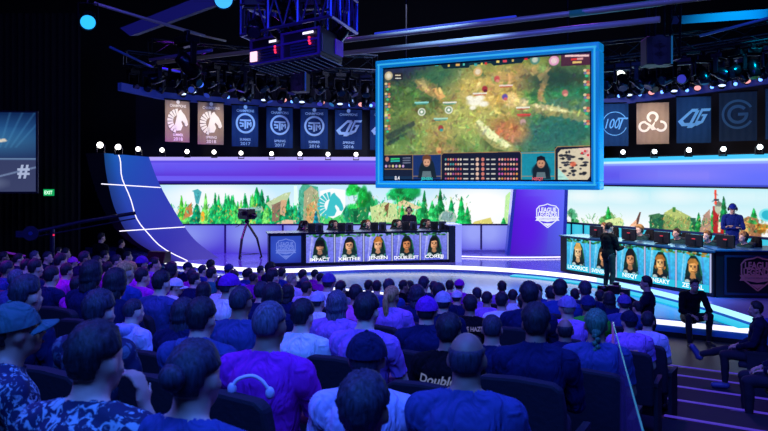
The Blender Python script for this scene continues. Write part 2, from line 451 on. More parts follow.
# arched stone ruin
cv.poly(Q((297, 225), (299, 190), (303, 184), (318, 187), (321, 225)), '#58a890'); cv.poly(Q((303, 225), (304, 192), (311, 186), (318, 192), (320, 225)), '#a8a888'); cv.poly(Q((306, 225), (307, 205), (316, 200), (318, 225)), '#c8a070')
cv.poly(Q((294, 186), (297, 186), (299, 205), (294, 205)), '#e8fff8')
conifer(cv, *q(299, 225), 20*k, 7*k, '#1a9880', 3); conifer(cv, *q(316, 225), 15*k, 7*k, '#1888a0', 4)
for (x, y, a, b_, c) in [(352, 190, 8, 7, '#2cb050'), (363, 200, 8, 14, '#20a048'), (352, 212, 9, 10, '#38c060'), (372, 205, 6, 8, '#2aa860'), (346, 214, 4, 9, '#2a9a78'), (385, 222, 8, 4, '#40b860'), (392, 196, 7, 5, '#58c890'), (400, 196, 8, 10, '#2ab860')]:
    bush(cv, *q(x, y), a*k, b_*k, c, int(x))
cv.poly(Q((349, 209), (369, 206), (368, 222), (351, 222)), '#2a8858'); cv.poly(Q((353, 211), (358, 210), (358, 222), (354, 222)), '#186848')
cv.poly(Q((370, 207), (385, 202), (396, 204), (398, 222), (372, 222)), '#c0d098'); cv.poly(Q((384, 206), (389, 202), (387, 218)), '#806048')
bush(cv, *q(405, 192), 16*k, 9*k, '#1f9c58', 8)
cv.poly(Q((398, 202), (404, 200), (421, 207), (417, 209), (398, 206)), '#d8c8a0'); cv.poly(Q((398, 207), (414, 210), (405, 222), (398, 222)), '#a8b078')
for (x, h, w, c) in [(402, 20, 8, '#30b858'), (424, 34, 10, '#208850'), (432, 24, 12, '#38b868'), (440, 36, 11, '#188048'), (436, 20, 10, '#2ba058'), (451, 26, 11, '#1fa060'), (461, 28, 11, '#28b060'), (467, 18, 9, '#20a058')]:
    conifer(cv, *q(x, 224), h*k, w*k, c, int(x))
cv.ell(*q(447, 218), 9*k, 8*k, '#a8c0b0'); cv.ell(*q(447, 216), 6*k, 5*k, '#7898a0', .7)
cv.poly(Q((470, 225), (474, 221), (490, 217), (493, 225)), '#d0c878')
cv.poly(Q((503, 225), (505, 196), (509, 192), (515, 194), (515, 225)), '#b8e0a0'); conifer(cv, *q(503, 225), 8*k, 7*k, '#2fb060', 2)
cv.rect(0, (223.2-y0)*k, cv.w, cv.h, '#f0d8b8', .45)
strokes(cv, q, 170, 300, lambda r, x: r.uniform(205, 224), 260, ['#1c9858', '#5fd070', '#a8e070', '#127050', '#e8b850', '#c88848', '#30b890'], 5)
strokes(cv, q, 296, 470, lambda r, x: r.uniform(195, 224), 320, ['#1c9858', '#58c878', '#c8d890', '#127050', '#a89068', '#20a068', '#e0d8b0'], 6)
brush(cv, 1800, 21, 2, 8, .8, 2.2, .42, .66, ang=.9)
punch(cv)
# hanging white shield with the team emblem
cv.poly(Q((320, 191), (332, 188.5), (345, 190), (345.5, 206), (341, 214), (333, 218), (324, 214), (320, 207)), '#fbffff')
horse(cv, 0, 0, 1, lambda p: cv.poly([(q(332+a*23, 204-b*23)) for a, b in p], '#3cc4cc'))
wl = G(0, 0, 0) if False else None
ZB = 27.7
def pl(x, y, z=ZB): return W(x, y, z)
frL = Fr((0, ZB, 0), (1, 0, 0))
def px2(x, z=ZB): return (x-CX)/F*z
def py2(y, z=ZB): return CH-(y-HY)/F*z
video_left = painted('video_wall', cv, flat(frL, px2(x0), px2(x1), py2(y1), py2(y0), .03))
tag(video_left, 'long video wall of green forest under pale sky behind the left desk', 'video wall')
# low panels under the left video wall, LED wash painted into their glow
b0, b1 = PLAT, py2(225)
X = [155, 225.5, 283, 316, 345.5, 375, 399, 423, 452, 481, 512]
t = empty('wash_panel_wall', (0, ZB, 0), 0, 'low lavender panel wall with painted light wash under the left video wall', 'panel wall')
for i in range(len(X)-1):
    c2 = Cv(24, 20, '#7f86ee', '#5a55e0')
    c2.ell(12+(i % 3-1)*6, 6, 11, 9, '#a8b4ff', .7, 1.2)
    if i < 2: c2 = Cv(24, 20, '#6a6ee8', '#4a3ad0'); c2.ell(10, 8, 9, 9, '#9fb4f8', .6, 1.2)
    o = painted('painted_wash_panel', c2, flat(frL.at(0, 0, 0), px2(X[i])+.03, px2(X[i+1])-.03, b0, b1, .04)); o.parent = t; o.matrix_parent_inverse = Matrix.Translation((0, -ZB, 0))
o = MB().fbox(frL, px2(148), px2(514), b1-.01, b1+.05, .0, .12).build('top_rail', mat('#241a60', .5)); o.parent = t; o.matrix_parent_inverse = Matrix.Translation((0, -ZB, 0))
for i, x in enumerate(X): 
    o = MB().fbox(frL, px2(x)-.035, px2(x)+.035, b0, b1-.01, 0, .07).build('divider', mat('#2a2070', .5)); o.parent = t; o.matrix_parent_inverse = Matrix.Translation((0, -ZB, 0))
# cove band above the left video wall, LED wash painted in, back wall pieces
ZT = py2(157)
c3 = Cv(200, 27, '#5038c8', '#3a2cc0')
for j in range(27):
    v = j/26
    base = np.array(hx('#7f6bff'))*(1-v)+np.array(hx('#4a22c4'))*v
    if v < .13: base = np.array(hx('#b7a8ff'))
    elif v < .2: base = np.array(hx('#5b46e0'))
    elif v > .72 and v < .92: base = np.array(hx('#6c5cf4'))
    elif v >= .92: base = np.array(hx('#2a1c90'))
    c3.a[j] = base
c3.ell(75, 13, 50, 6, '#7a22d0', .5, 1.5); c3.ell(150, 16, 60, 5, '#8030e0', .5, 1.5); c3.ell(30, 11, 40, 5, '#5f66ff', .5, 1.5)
o = painted('painted_wash_band', c3, flat(frL, px2(149), px2(508), py2(183.5), ZT, .05)); tag(o, 'violet cove band with painted light wash above the left video wall', 'cove band')
o = MB().fbox(frL, px2(148), px2(516), PLAT-.02, ZT+.02, -.3, .0).fbox(frL, px2(160), px2(508), py2(184.7), py2(183.5), 0, .1).fbox(frL, px2(135), px2(600), ZT+.02, ZT+2.6, -.3, -.1).build('wall_stage_left', mat('#07081a', .8)); tag(o, kind='structure')

# ---- right video wall: line from (6.8,28.0) to (12.4,17.6)
A = Vector((6.55, 28.45, 0)); B = Vector((12.1, 18.2, 0)); frR = Fr(A, B-A)
def onR(x):   # distance along the right wall of the ray through pixel x
    s = (x-CX)/F; D = (B-A).normalized()
    return (s*A.y-A.x)/(D.x-s*D.y)
def zR(x): return A.y+(B-A).normalized().y*onR(x)
aR0, aR1 = onR(561), onR(800)
vt, vb = CH-.36, CH-1.72
kk = 78; cv = Cv(int((aR1-aR0)*kk*.62), int((vt-vb)*kk), '#aeeaf6', '#ffffff')
def q(x, y):
    a = onR(x); z = zR(x); Z = CH-(y-HY)/F*z
    return ((a-aR0)*kk*.62, (vt-Z)*kk)
def sc(x): return F/zR(x)   # px per metre
for i in range(9):
    x = 561+rr.random()*230; cv.ell(*q(x, 196), 40, 16, '#ffffff', .35, 1.2)
bush(cv, *q(573, 214), 12, 16, '#5aa880', 1); bush(cv, *q(575, 221), 10, 9, '#3f8f58', 2)
cv.poly(Q((611, 225), (617, 211), (625, 215), (630, 221), (640, 219), (641, 226)), '#b8c898') if False else None
cv.poly([q(597, 226), q(604, 216), q(612, 212), q(618, 220), q(624, 226)], '#88a870')
conifer(cv, *q(609, 223), 46, 20, '#2fa850', 5); bush(cv, *q(604, 220), 10, 10, '#70a868', 6); bush(cv, *q(614, 222), 9, 8, '#3fb060', 6)
cv.poly([q(605, 225), q(606, 220), q(620, 217), q(624, 220), q(624, 226)], '#d0dca0')
cv.poly([q(634, 226), q(640, 212), q(641.5, 212), q(638, 227)], '#6a5048'); cv.poly([q(630, 226), q(637, 219), q(637, 226)], '#f0b898')
cv.poly([q(650, 229), q(650, 216), q(660, 214), q(696, 218), q(697, 230)], '#2f6a50'); cv.poly([q(664, 230), q(664, 214), q(674, 208), q(690, 216), q(693, 231)], '#8fa468'); cv.poly([q(664, 213), q(673, 208), q(692, 217), q(680, 220)], '#b0bc78'); cv.poly([q(649, 215), q(660, 213), q(662, 217), q(652, 220)], '#4a7a58'); cv.rect(*q(673, 207), *q(676, 212), '#508848')
for (x, h, w, c) in [(699, 70, 16, '#1f9048'), (713, 76, 17, '#28a050'), (692, 38, 12, '#40a060'), (723, 105, 19, '#147848'), (733, 76, 12, '#1c8850'), (754, 80, 22, '#249a50'), (745, 42, 18, '#3c9a50'), (776, 84, 20, '#1f9048')]:
    conifer(cv, *q(x, 233), h*.62+6, w, c, int(x))
cv.poly([q(699, 233), q(704, 215), q(710, 209), q(712, 233)], '#b09080')
cv.poly([q(713, 233), q(713, 206), q(724, 206), q(724, 234)], '#b03030'); cv.ell(*q(719, 208), 7, 14, '#b8c0a8'); cv.ell(*q(719, 204), 5, 6, '#788078'); cv.poly([q(715, 205), q(714.5, 190), q(716.5, 190), q(717, 205)], '#e05038'); cv.poly([q(714, 199), q(719, 199), q(719, 201), q(714, 201)], '#404850')
cv.poly([q(718, 232), q(719, 214), q(720.5, 214), q(720.5, 232)], '#f0e8d0')
cv.poly([q(740, 236), q(742, 220), q(748, 216), q(758, 219), q(762, 238)], '#a07858'); cv.poly([q(744, 222), q(750, 218), q(748, 237), q(742, 236)], '#d8a868'); bush(cv, *q(762, 228), 12, 12, '#c89040', 4); bush(cv, *q(753, 222), 8, 6, '#50a058', 9)
conifer(cv, *q(724, 222), 60, 16, '#147848', 9)
strokes(cv, q, 650, 770, lambda r, x: r.uniform(218, 236), 260, ['#1c8850', '#58a868', '#b0b878', '#105838', '#b08050', '#d8a860'], 8)
strokes(cv, q, 566, 625, lambda r, x: r.uniform(214, 225), 60, ['#50a868', '#78b880', '#a8c888'], 9)
brush(cv, 1500, 41, 2, 8, .8, 2.2, .42, .66, ang=.9)
punch(cv)
cv.ell(*q(767, 215), 12, 14, '#7fe6f0'); cv.ell(*q(767, 215), 8, 10, '#28b8d0')
video_right = painted('video_wall', cv, flat(frR, aR0, aR1, vb, vt, .03))
tag(video_right, 'angled video wall of pale sky, ruins and conifers behind the right desk', 'video wall')
t = empty('wash_panel_wall', (0, 0, 0), 0, 'low cyan panel wall with painted light wash under the right video wall', 'panel wall')
n = 15; st = (aR1-aR0)/n
for i in range(n):
    c2 = Cv(20, 20, '#28bfe0', '#1287c8'); c2.ell(10, 7, 9, 9, '#66e0f4', .5, 1.2)  # wash light painted as a gradient with a soft bright spot
    painted('painted_wash_panel', c2, flat(frR, aR0+i*st+.03, aR0+(i+1)*st-.03, PLAT, vb-.04, .04), t)
    MB().fbox(frR, aR0+i*st-.03, aR0+i*st+.03, PLAT, vb-.03, 0, .07).build('divider', mat('#123a6a', .5), t)
MB().fbox(frR, aR0, aR1, vb-.05, vb+.02, 0, .14).build('top_rail', mat('#10285a', .4), t)
c3 = Cv(200, 27, '#7a74ff', '#4a48e8')  # light washing the cove is painted as glowing colour rows
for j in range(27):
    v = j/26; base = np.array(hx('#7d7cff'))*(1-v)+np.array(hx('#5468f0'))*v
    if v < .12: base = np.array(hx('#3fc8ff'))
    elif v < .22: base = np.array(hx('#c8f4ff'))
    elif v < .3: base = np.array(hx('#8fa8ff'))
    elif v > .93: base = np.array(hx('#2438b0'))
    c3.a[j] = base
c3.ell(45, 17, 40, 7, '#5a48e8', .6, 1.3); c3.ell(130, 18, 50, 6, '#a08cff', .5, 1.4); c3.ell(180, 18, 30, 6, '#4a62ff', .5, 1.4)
band_r = painted('painted_wash_band', c3, flat(frR, aR0, aR1, vt+.05, CH+.62, .05)); tag(band_r, 'blue cove band with painted light wash and cyan top line above the right video wall', 'cove band')
o = MB().fbox(frR, aR0-.1, aR1, PLAT-.02, CH+.64, -.3, 0).fbox(frR, aR0, aR1, vt, vt+.05, 0, .1).fbox(frR, aR0-1.5, aR1+2, CH+.3, CH+3.2, -2.6, -2.4).fbox(frR, aR0-.5, aR1, CH+.62, CH+.66, -2.4, 0).build('wall_stage_right', mat('#07081a', .8)); tag(o, kind='structure')

# ---- centre column with the league crest
def shield(fr, cx, cy, s, m, name, parent, fill=None, depth=.012, l1='LEAGUE', l2='LEGENDS', l3='CHAMPIONSHIP SERIES', label=None):
    b = MB()
    out = [(-.5, .30), (-.38, .44), (-.15, .48), (0, .54), (.15, .48), (.38, .44), (.5, .30), (.5, 0), (.44, -.2), (.0, -.56), (-.44, -.2), (-.5, 0)]
    for i in range(len(out)):
        p, r = Vector(out[i]), Vector(out[(i+1) % len(out)]); d = (r-p).normalized(); n = Vector((-d.y, d.x))*.022
        b.fpoly(fr, [((cx+v.x*s), (cy+v.y*s)) for v in (p+n, r+n, r-n, p-n)], depth*.6, depth)
    b.fpoly(fr, [(cx+x*s, cy+y*s) for x, y in ((-.56, -.06), (.56, -.06), (.5, -.15), (.56, -.24), (.34, -.24), (0, -.30), (-.34, -.24), (-.56, -.24), (-.5, -.15))], depth*.3, depth*.6)
    b.fpoly(fr, [(cx+x*s, cy+y*s) for x, y in ((-.2, -.36), (.2, -.36), (0, -.50))], depth*.3, depth)
    e = b.build(name, m, parent)
    kids = [text('lettering', l1, .30*s, fr, m, e, width=.8*s, a=cx, b=cy+.26*s, depth=depth, bold=.012*s), text('lettering', l2, .30*s, fr, m, e, width=.88*s, a=cx, b=cy+.05*s, depth=depth, bold=.012*s),
            text('lettering', l3, .08*s, fr, fill or mat('#2a2f8a', .5), e, width=.8*s, a=cx, b=cy-.155*s, depth=depth)]
    return e
zc = 26.3
t = empty('centre_column', (px2(538, zc), zc, PLAT), 0, 'tall violet lit column with a white league crest between the two video walls', 'column')
tinv = Matrix.Translation((-px2(538, zc), -zc, -PLAT))
def under(o, t, inv): o.parent = t; o.matrix_parent_inverse = inv; return o
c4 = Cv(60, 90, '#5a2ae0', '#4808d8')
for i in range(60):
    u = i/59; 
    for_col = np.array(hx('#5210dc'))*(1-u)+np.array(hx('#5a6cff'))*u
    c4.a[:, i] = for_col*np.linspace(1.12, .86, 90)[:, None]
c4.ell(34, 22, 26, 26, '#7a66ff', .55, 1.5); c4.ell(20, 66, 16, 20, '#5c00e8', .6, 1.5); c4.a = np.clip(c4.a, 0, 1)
topZ = py2(150, zc)
def colfn(u, v):
    # slanted left edge: wider at the foot
    xl = px2(509.5, zc)*v+px2(520, zc)*(1-v); xr = px2(562, zc)*v+px2(566, zc)*(1-v)
    return np.stack([xl+(xr-xl)*u, np.full_like(u, zc)-.02, topZ+(PLAT-topZ)*v], -1)
under(painted('lit_face', c4, colfn), t, tinv)
b = MB()
for (xa, xb, w) in ((509.5, 520, 1), (562, 566, -1)):
    for (o1, o2) in ((0, -3.2*w),):
        b.v += []; i = len(b.v)
        P4 = [(px2(xa, zc), PLAT), (px2(xb, zc), topZ), (px2(xb+o2, zc), topZ), (px2(xa+o2, zc), PLAT)]
        fr0 = Fr((0, zc, 0), (1, 0, 0)); b.fpoly(fr0, P4 if w < 0 else P4, -.4, .06)
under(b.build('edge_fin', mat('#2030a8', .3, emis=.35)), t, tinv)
under(MB().fpoly(Fr((0, zc, 0), (1, 0, 0)), [(px2(509.5, zc), PLAT), (px2(562, zc), PLAT), (px2(566, zc), topZ), (px2(520, zc), topZ)], -.5, 0).build('core', mat('#1a1460', .6)), t, tinv)
e = shield(Fr((0, zc, 0), (1, 0, 0)), px2(547.3, zc), py2(215.5, zc), .76, glow('#e8ecff', 1.0), 'league_crest', None, mat('#4a48d8', .5, emis=.3), .05)
e.parent = t; e.matrix_parent_inverse = tinv

# ---- curved wing on the left
Lp = [(104, 153), (107, 178), (116, 212), (134, 240), (172, 262)]; Rp = [(149, 157), (159, 183), (177, 215), (195, 240), (219, 258)]
def cr(P, t):
    n = len(P)-1; x = min(t*n, n-1e-6); i = int(x); f = x-i
    p = [Vector(P[min(max(j, 0), n)]) for j in (i-1, i, i+1, i+2)]
    return .5*((2*p[1])+(-p[0]+p[2])*f+(2*p[0]-5*p[1]+4*p[2]-p[3])*f*f+(-p[0]+3*p[1]-3*p[2]+p[3])*f**3)
def wing(s, t, off=0):
    a = cr(Lp, t); b = cr(Rp, t); za = 25.5-.8*t; zb = 27.6-1.7*t
    P = W(a.x, a.y, za)*(1-s)+W(b.x, b.y, zb)*s
    P += Vector((.25, .0, 0))*math.sin(s*math.pi)*0+Vector((.4, -.9, 0)).normalized()*off
    return P
t = empty('curved_wing', wing(.3, 1), 0, 'curved blue wing panel crossed by white light lines left of the stage', 'wing panel')
tinv = Matrix.Translation(-wing(.3, 1))
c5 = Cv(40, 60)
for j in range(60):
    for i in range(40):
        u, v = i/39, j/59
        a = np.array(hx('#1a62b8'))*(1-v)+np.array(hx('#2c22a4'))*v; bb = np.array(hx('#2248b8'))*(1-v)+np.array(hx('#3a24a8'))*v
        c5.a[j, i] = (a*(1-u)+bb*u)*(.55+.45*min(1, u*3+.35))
def wfn(u, v): return np.array([tuple(wing(a, b)) for a, b in zip(u, v)])
under(painted('wing_face', c5, wfn), t, tinv)
b = MB()
for kx in range(20):
    A1, B1 = wing(0, kx/20), wing(0, (kx+1)/20); off = Vector((-.75, .3, 0))
    b.quad(A1, B1, B1+off*(1-kx/20*.8), A1+off*(1-(kx)/20*.8))
under(b.build('dark_return', mat('#0a0a22', .7)), t, tinv)
wl_ = glow('#efeaff', 1.5)
under(MB().tube([wing(.30+.02*math.sin(j), j/20, .03) for j in range(21)], .017, 5).build('light_line', wl_), t, tinv)
under(MB().tube([wing(s/10-.02, .30-.012*s/10, .03) for s in range(-1, 11)], .016, 5).build('light_line', wl_), t, tinv)
under(MB().tube([wing(s/10, .66-.05*s/10, .03) for s in range(-1, 11)], .016, 5).build('light_line', wl_), t, tinv)

# ---- picture screen far left, exit sign
fr = Fr(W(-22, 0, 20.5).xyz*Vector((1, 1, 0)), (1, .12, 0)); zc2 = 20.5
c6 = Cv(90, 90, '#0f2c5c', '#3a4a78')
for (a, bcol, al) in ((20, '#2f6fae', .6), (34, '#4a98c8', .5)): c6.ell(40, a, 60, 12, bcol, al, 1.2)
for kx in range(9): c6.line((5+kx*12, 0), (30+kx*5, 40), 2, '#5aa8d8', .25)
c6.poly([(10, 34), (60, 30), (62, 33), (20, 40), (26, 60), (14, 62)], '#e8e0d0'); c6.ell(18, 42, 10, 8, '#f8f4ea'); c6.poly([(30, 52), (52, 66), (50, 74), (22, 60)], '#6a5a58')
c6.rect(0, 52, 90, 53.5, '#8fb0d8', .8); c6.rect(0, 54, 90, 90, '#43486e', .75); c6.line((0, 88), (90, 62), 2, '#90a8d0', .7); c6.ell(24, 80, 30, 7, '#b8c8e0', .5, 1)
t = empty('projection_screen', fr.p(0, CH-.43), 0, 'blue projected picture with a white hash sign at the far left', 'projection screen')
tinv = Matrix.Translation(-fr.p(0, CH-.43))
under(painted('picture', c6, flat(fr, -.9, 1.52, CH-.43, CH+1.75, .03), s=.8), t, tinv)
under(MB().fbox(fr, -.95, 1.57, CH-.48, CH+1.8, -.06, .02).build('frame', mat('#101424', .6)), t, tinv)
under(text('lettering', '#', .5, fr, glow('#b8c6e8', .8), a=1.2, b=CH+.12, n=.03, bold=.015), t, tinv)
fr = Fr((px2(48.5, 25.2), 25.2, py2(192.5, 25.2)), (1, 0, 0))
t = empty('exit_sign', fr.O, 0, 'small green lit exit sign on the dark wall left of the stage', 'exit sign')
tinv = Matrix.Translation(-fr.O)
under(MB().fbox(fr, -.17, .17, -.11, .11, -.06, 0).build('sign_box', glow('#12b060', .9)), t, tinv)
under(text('lettering', 'EXIT', .17, fr, glow('#d0ffe0', 1.3), a=0, b=0, n=.003, width=.27, bold=.004), t, tinv)

# ================================================================= big hanging screen
S0 = Vector((px2(377, 19.9), 19.9, 0)); S1 = Vector((px2(600.5, 17.0), 17.0, 0)); frS = Fr((S0.x, S0.y, CH-.32), S1-S0); SW = (S1-S0).length; SH = 3.37
t = empty('hanging_screen', frS.p(SW/2, 0), 0, 'huge hanging game screen in a glowing blue frame above the stage', 'screen')
tinv = Matrix.Translation(-frS.p(SW/2, 0)); big = t; biginv = tinv
w_, h_ = 520, 298; cv = Cv(w_, h_, '#6a7a38', '#5a7040')
# image-frame helper: photo pixel -> canvas
ix0, ix1 = .235, SW-.235; iy0, iy1 = .235, SH-.235
def q(x, y):
    D = frS.R; s = (x-CX)/F; a = (s*frS.O.y-frS.O.x)/(D.x-s*D.y); z = frS.O.y+D.y*a
    Z = CH-(y-HY)/F*z-frS.O.z
    return ((a-ix0)/(ix1-ix0)*w_, (iy1-Z)/(iy1-iy0)*h_)
def PO(pts, c, al=1): cv.poly([q(*p) for p in pts], c, al)
cv.noise(.35, 26, 1)
def blob(x, y, rx, ry, c, al=.8, soft=1.1): cv.ell(*q(x, y), rx*2.35, ry*2.35, c, al, soft)
blob(440, 80, 45, 18, '#2f5a40', .8); blob(395, 72, 22, 14, '#20283c', .95); blob(410, 66, 26, 9, '#28304a', .9)
blob(480, 90, 34, 22, '#b8a058', .95); blob(520, 78, 26, 12, '#b89058', .9); blob(470, 120, 60, 14, '#a8a458', .85); blob(430, 135, 40, 18, '#8c9a50', .85); blob(405, 140, 22, 12, '#55783c')
blob(440, 145, 16, 26, '#a07a48', .6); blob(500, 100, 18, 12, '#c09a50', .7)
blob(555, 80, 30, 14, '#2a4a38', .95); blob(570, 95, 28, 10, '#1f6a4c', .8); blob(548, 100, 22, 9, '#3a7848', .8); blob(570, 125, 34, 18, '#2f6c58', .95); blob(545, 135, 30, 18, '#2c645a', .9); blob(565, 105, 30, 6, '#486a58', .8)
blob(395, 95, 14, 18, '#2c4434', .9); blob(402, 100, 14, 12, '#4a6a38', .8); blob(507, 128, 18, 12, '#a0683c', .9); blob(512, 136, 16, 9, '#b87a50', .8)
PO([(414, 80), (424, 78), (440, 88), (446, 96), (440, 101), (430, 96), (420, 90)], '#8a7848'); PO([(418, 82), (424, 80), (430, 90), (426, 93)], '#c8a86a'); PO([(432, 88), (440, 88), (446, 97), (440, 100)], '#d0a060'); PO([(425, 96), (436, 101), (428, 104), (414, 99)], '#384830', .8)
PO([(475, 122), (479, 119), (492, 131), (510, 143), (522, 150), (512, 152), (494, 148), (483, 138), (476, 130)], '#8f9058'); PO([(476, 121), (480, 120), (494, 132), (512, 146), (506, 147), (488, 138)], '#d8d8a0')
PO([(525, 106), (536, 103), (560, 107), (582, 112), (590, 118), (582, 122), (560, 117), (538, 114)], '#8a8a58'); PO([(530, 105), (545, 105), (580, 113), (560, 113)], '#b8b480')
PO([(536, 100), (545, 73), (550, 76), (542, 95), (545, 103)], '#a08858'); PO([(537, 76), (548, 66), (550, 70), (540, 82)], '#b89a60'); PO([(385, 135), (414, 121), (416, 125), (388, 141)], '#3a4438'); PO([(385, 143), (410, 131), (411, 133), (388, 146)], '#2a3838')
blob(512, 100, 8, 8, '#d8b878', .9, .6); blob(523, 104, 5, 6, '#c0b080', .9, .6); blob(536, 70, 5, 5, '#b89858', .8, .6); blob(411, 135, 5.5, 5, '#586048', .9, .3); blob(411, 135, 3.5, 3.2, '#6a7250', .9, .3)
for i in range(26):
    x, y = rr.uniform(386, 586), rr.uniform(66, 150)
    if (x-480)**2/2500+(y-110)**2/700 > 1: blob(x, y, rr.uniform(2, 5), rr.uniform(2, 4), rr.choice(['#2f6a40', '#1f4a38', '#6a8a48', '#7aa058']), .6, .8)
brush(cv, 3000, 77, 5, 18, 2, 6, .24, 1.1)
blur(cv, 2)
brush(cv, 1500, 78, 3, 8, 1, 3, .2, 1.1)
blur(cv, 1)
blob(392, 70, 22, 10, '#1c2440', .7, 1.3); blob(398, 128, 16, 14, '#2a4434', .5, 1.3); blob(560, 78, 24, 10, '#1c3430', .6, 1.3); blob(575, 132, 26, 14, '#1c5450', .5, 1.3); blob(436, 76, 22, 10, '#2c5a48', .5, 1.3); blob(545, 145, 24, 9, '#28605a', .5, 1.3)
cv.a = np.clip(cv.a*1.1+.02, 0, 1)
for (x, y, r_) in ((475, 102, 8), (480, 98, 5), (473, 108, 3.5), (484, 104, 5), (470, 98, 4)): blob(x, y, r_, r_*.6, '#fffbe8', .95, .7)
for (x, y) in ((422, 112), (449, 110)): blob(x, y, 4.6, 4.4, '#e8ece0', .9, .2); blob(x, y, 3.2, 3, '#7a9a78', .9, .2); blob(x, y, 1.5, 1.5, '#f8f8f0', 1, .3)
for (x, y, c1, c2) in ((441, 128, '#a03838', '#38a0a0'), (505, 97, '#5a4ab0', '#d86868'), (497, 79, '#c85050', '#e09080'), (485, 89, '#a02838', '#602030'), (565, 93, '#d07070', '#e8a890'), (439, 150, '#e8b070', '#c86838'), (523, 122, '#c8a0a0', '#908060')):
    blob(x, y, 3, 3.2, c1, .9, .5); blob(x+.6, y+2, 2, 1.6, c2, .9, .5)
for (x, y, c1) in ((480, 94, '#f0e8e0'), (506, 86, '#f0d8d0'), (422, 103, '#8fe0e0'), (450, 103, '#f0f0e8'), (441, 119, '#a8e0d0'), (523, 108, '#f0f0e0'), (524, 115, '#e04848')):
    PO([(x-7, y-1), (x+7, y-1.4), (x+7, y+.2), (x-7, y+.6)], c1, .9); PO([(x-6, y+.8), (x+6, y+.4), (x+6, y+1.3), (x-6, y+1.7)], '#c83838' if x > 470 else '#30a0a0', .8)
# HUD: top bar
PO([(432, 66), (441, 65), (444, 69), (469, 68), (470, 65.5), (491, 63.5), (494, 66), (522, 63), (524, 60), (530, 59), (530, 56), (432, 63.5)], '#0c2a34'); PO([(469, 67), (471, 64), (491, 62.5), (492, 58.5), (469, 60.5)], '#103c44')
for (x, y, c1, ww) in ((437, 65.2, '#28b8b8', 3), (449, 66, '#d8c060', 2), (458, 65.2, '#e0b060', 4), (464, 64.8, '#58c8b8', 2), (476, 65, '#38a8a8', 3), (482, 64.4, '#e0d060', 2), (486, 63.8, '#d83838', 2.4), (498, 62, '#e8d070', 3), (505, 61.5, '#e04858', 4), (513, 61, '#d0b060', 2), (526, 59.2, '#d82838', 3.4)):
    PO([(x-ww/2, y-1.3), (x+ww/2, y-1.4), (x+ww/2, y+1), (x-ww/2, y+1.1)], c1)
for (x, y, c1) in ((389, 76, '#c8b890'), (478, 72, '#d8b070'), (535, 60, '#508878'), (554, 61, '#e8a0c8')): blob(x, y, 5, 5, c1, .95, .2); blob(x, y, 3, 3, '#f0e8d8', .7, .5)
PO([(394, 73), (403, 73), (403, 80), (394, 80.3)], '#2a2a30'); PO([(395.5, 75), (401, 75), (401, 76), (395.5, 76)], '#f0e0c0'); PO([(395.5, 78), (401.5, 78), (401.5, 79), (395.5, 79)], '#e0e0d8')
PO([(561, 55.5), (591, 53), (591, 65), (561, 66.5)], '#4a2038', .9)
for (x, y, ww, c1) in ((577, 56, 24, '#f0c8c8'), (574, 59.6, 6, '#e03838'), (580, 59, 6, '#e0a0a0'), (577, 62.5, 9, '#e8c070')): PO([(x-ww/2, y-.8), (x+ww/2, y-1.2), (x+ww/2, y+.8), (x-ww/2, y+1.2)], c1)
for (x, ys) in ((388, (86, 96, 106, 117, 128)), (586.5, (72.5, 84, 97, 110, 123))):
    for y in ys:
        for (dx, dy, c1) in ((-1.6, -2, '#e8d0a0'), (1.4, -1.8, '#c86050'), (-1.2, .8, '#7878a8'), (1.6, .8, '#e0a070'), (0, 3.6, '#38c088')): blob(x+dx, y+dy, 1.7, 1.4, c1, .95, .4)
# HUD: bottom
yb0 = 155.5
PO([(383, 155), (413, 154.6), (413, 186), (383, 186)], '#141c34'); PO([(413, 154.6), (442, 154), (442, 186), (413, 186)], '#16306a'); PO([(442, 153), (521, 151), (521, 186), (442, 186)], '#14162c'); PO([(521, 152), (555, 151), (555, 187), (521, 186)], '#1a8ca4'); PO([(555, 147), (592, 146), (592, 187), (555, 187)], '#1c2030')
def bord(pts):
    for i in range(len(pts)-1): cv.line(q(*pts[i]), q(*pts[i+1]), 1.6, '#b08a58', .95)
bord([(383, 155), (413, 154.6)]); bord([(413, 154.6), (413, 182)]); bord([(383, 169), (413, 169)]); bord([(413, 154.8), (442, 154.2)]); bord([(413, 176), (442, 176)]); bord([(441.5, 182), (441.5, 155), (443.5, 153), (520, 151.5), (521.5, 154), (521.5, 182)])
bord([(521.5, 153), (555, 152.4)]); bord([(521.5, 176), (555, 176)]); bord([(555, 182), (555, 149.5), (557.5, 146.6), (592, 145.6)])
for i in range(5):
    y = 159.3+i*4.8
    for j in range(7): blob(446+j*2.5, y, 1.1, 1.3, rr.choice(['#e07868', '#f0c8a0', '#c05868', '#f0e0d0', '#a058a0', '#50a0a0']), .95, .4)
    for j in range(7): blob(499.5+j*2.9, y, 1.1, 1.3, rr.choice(['#e07868', '#f0c8a0', '#d058b0', '#f0a0b0', '#e8a048']), .95, .4)
    for (x, ww) in ((466, 5), (472.5, 3), (488, 3), (493.5, 4.5)): PO([(x-ww/2, y-.7), (x+ww/2, y-.7), (x+ww/2, y+.7), (x-ww/2, y+.7)], '#e0dcd0', .9)
    blob(477.5, y, 1.8, 2, '#f0c8b0', .95, .4); blob(483, y, 1.8, 2, '#e08070', .95, .4)
PO([(391, 158), (400, 157.8), (400, 159.4), (391, 159.6)], '#38d078'); PO([(391, 160.2), (400, 160), (400, 161.6), (391, 161.8)], '#2ac0b8'); blob(387.5, 159, 2.4, 2.8, '#d08878', .9, .3)
for i in range(6): blob(386.5+i*3.4, 166, 1.4, 1.6, rr.choice(['#d8c8a8', '#a88878', '#d0a8e0', '#e8d890']), .95, .3)
for i in range(3): PO([(403, 157.4+i*2.4), (411, 157.2+i*2.4), (411, 158.4+i*2.4), (403, 158.6+i*2.4)], '#687088')
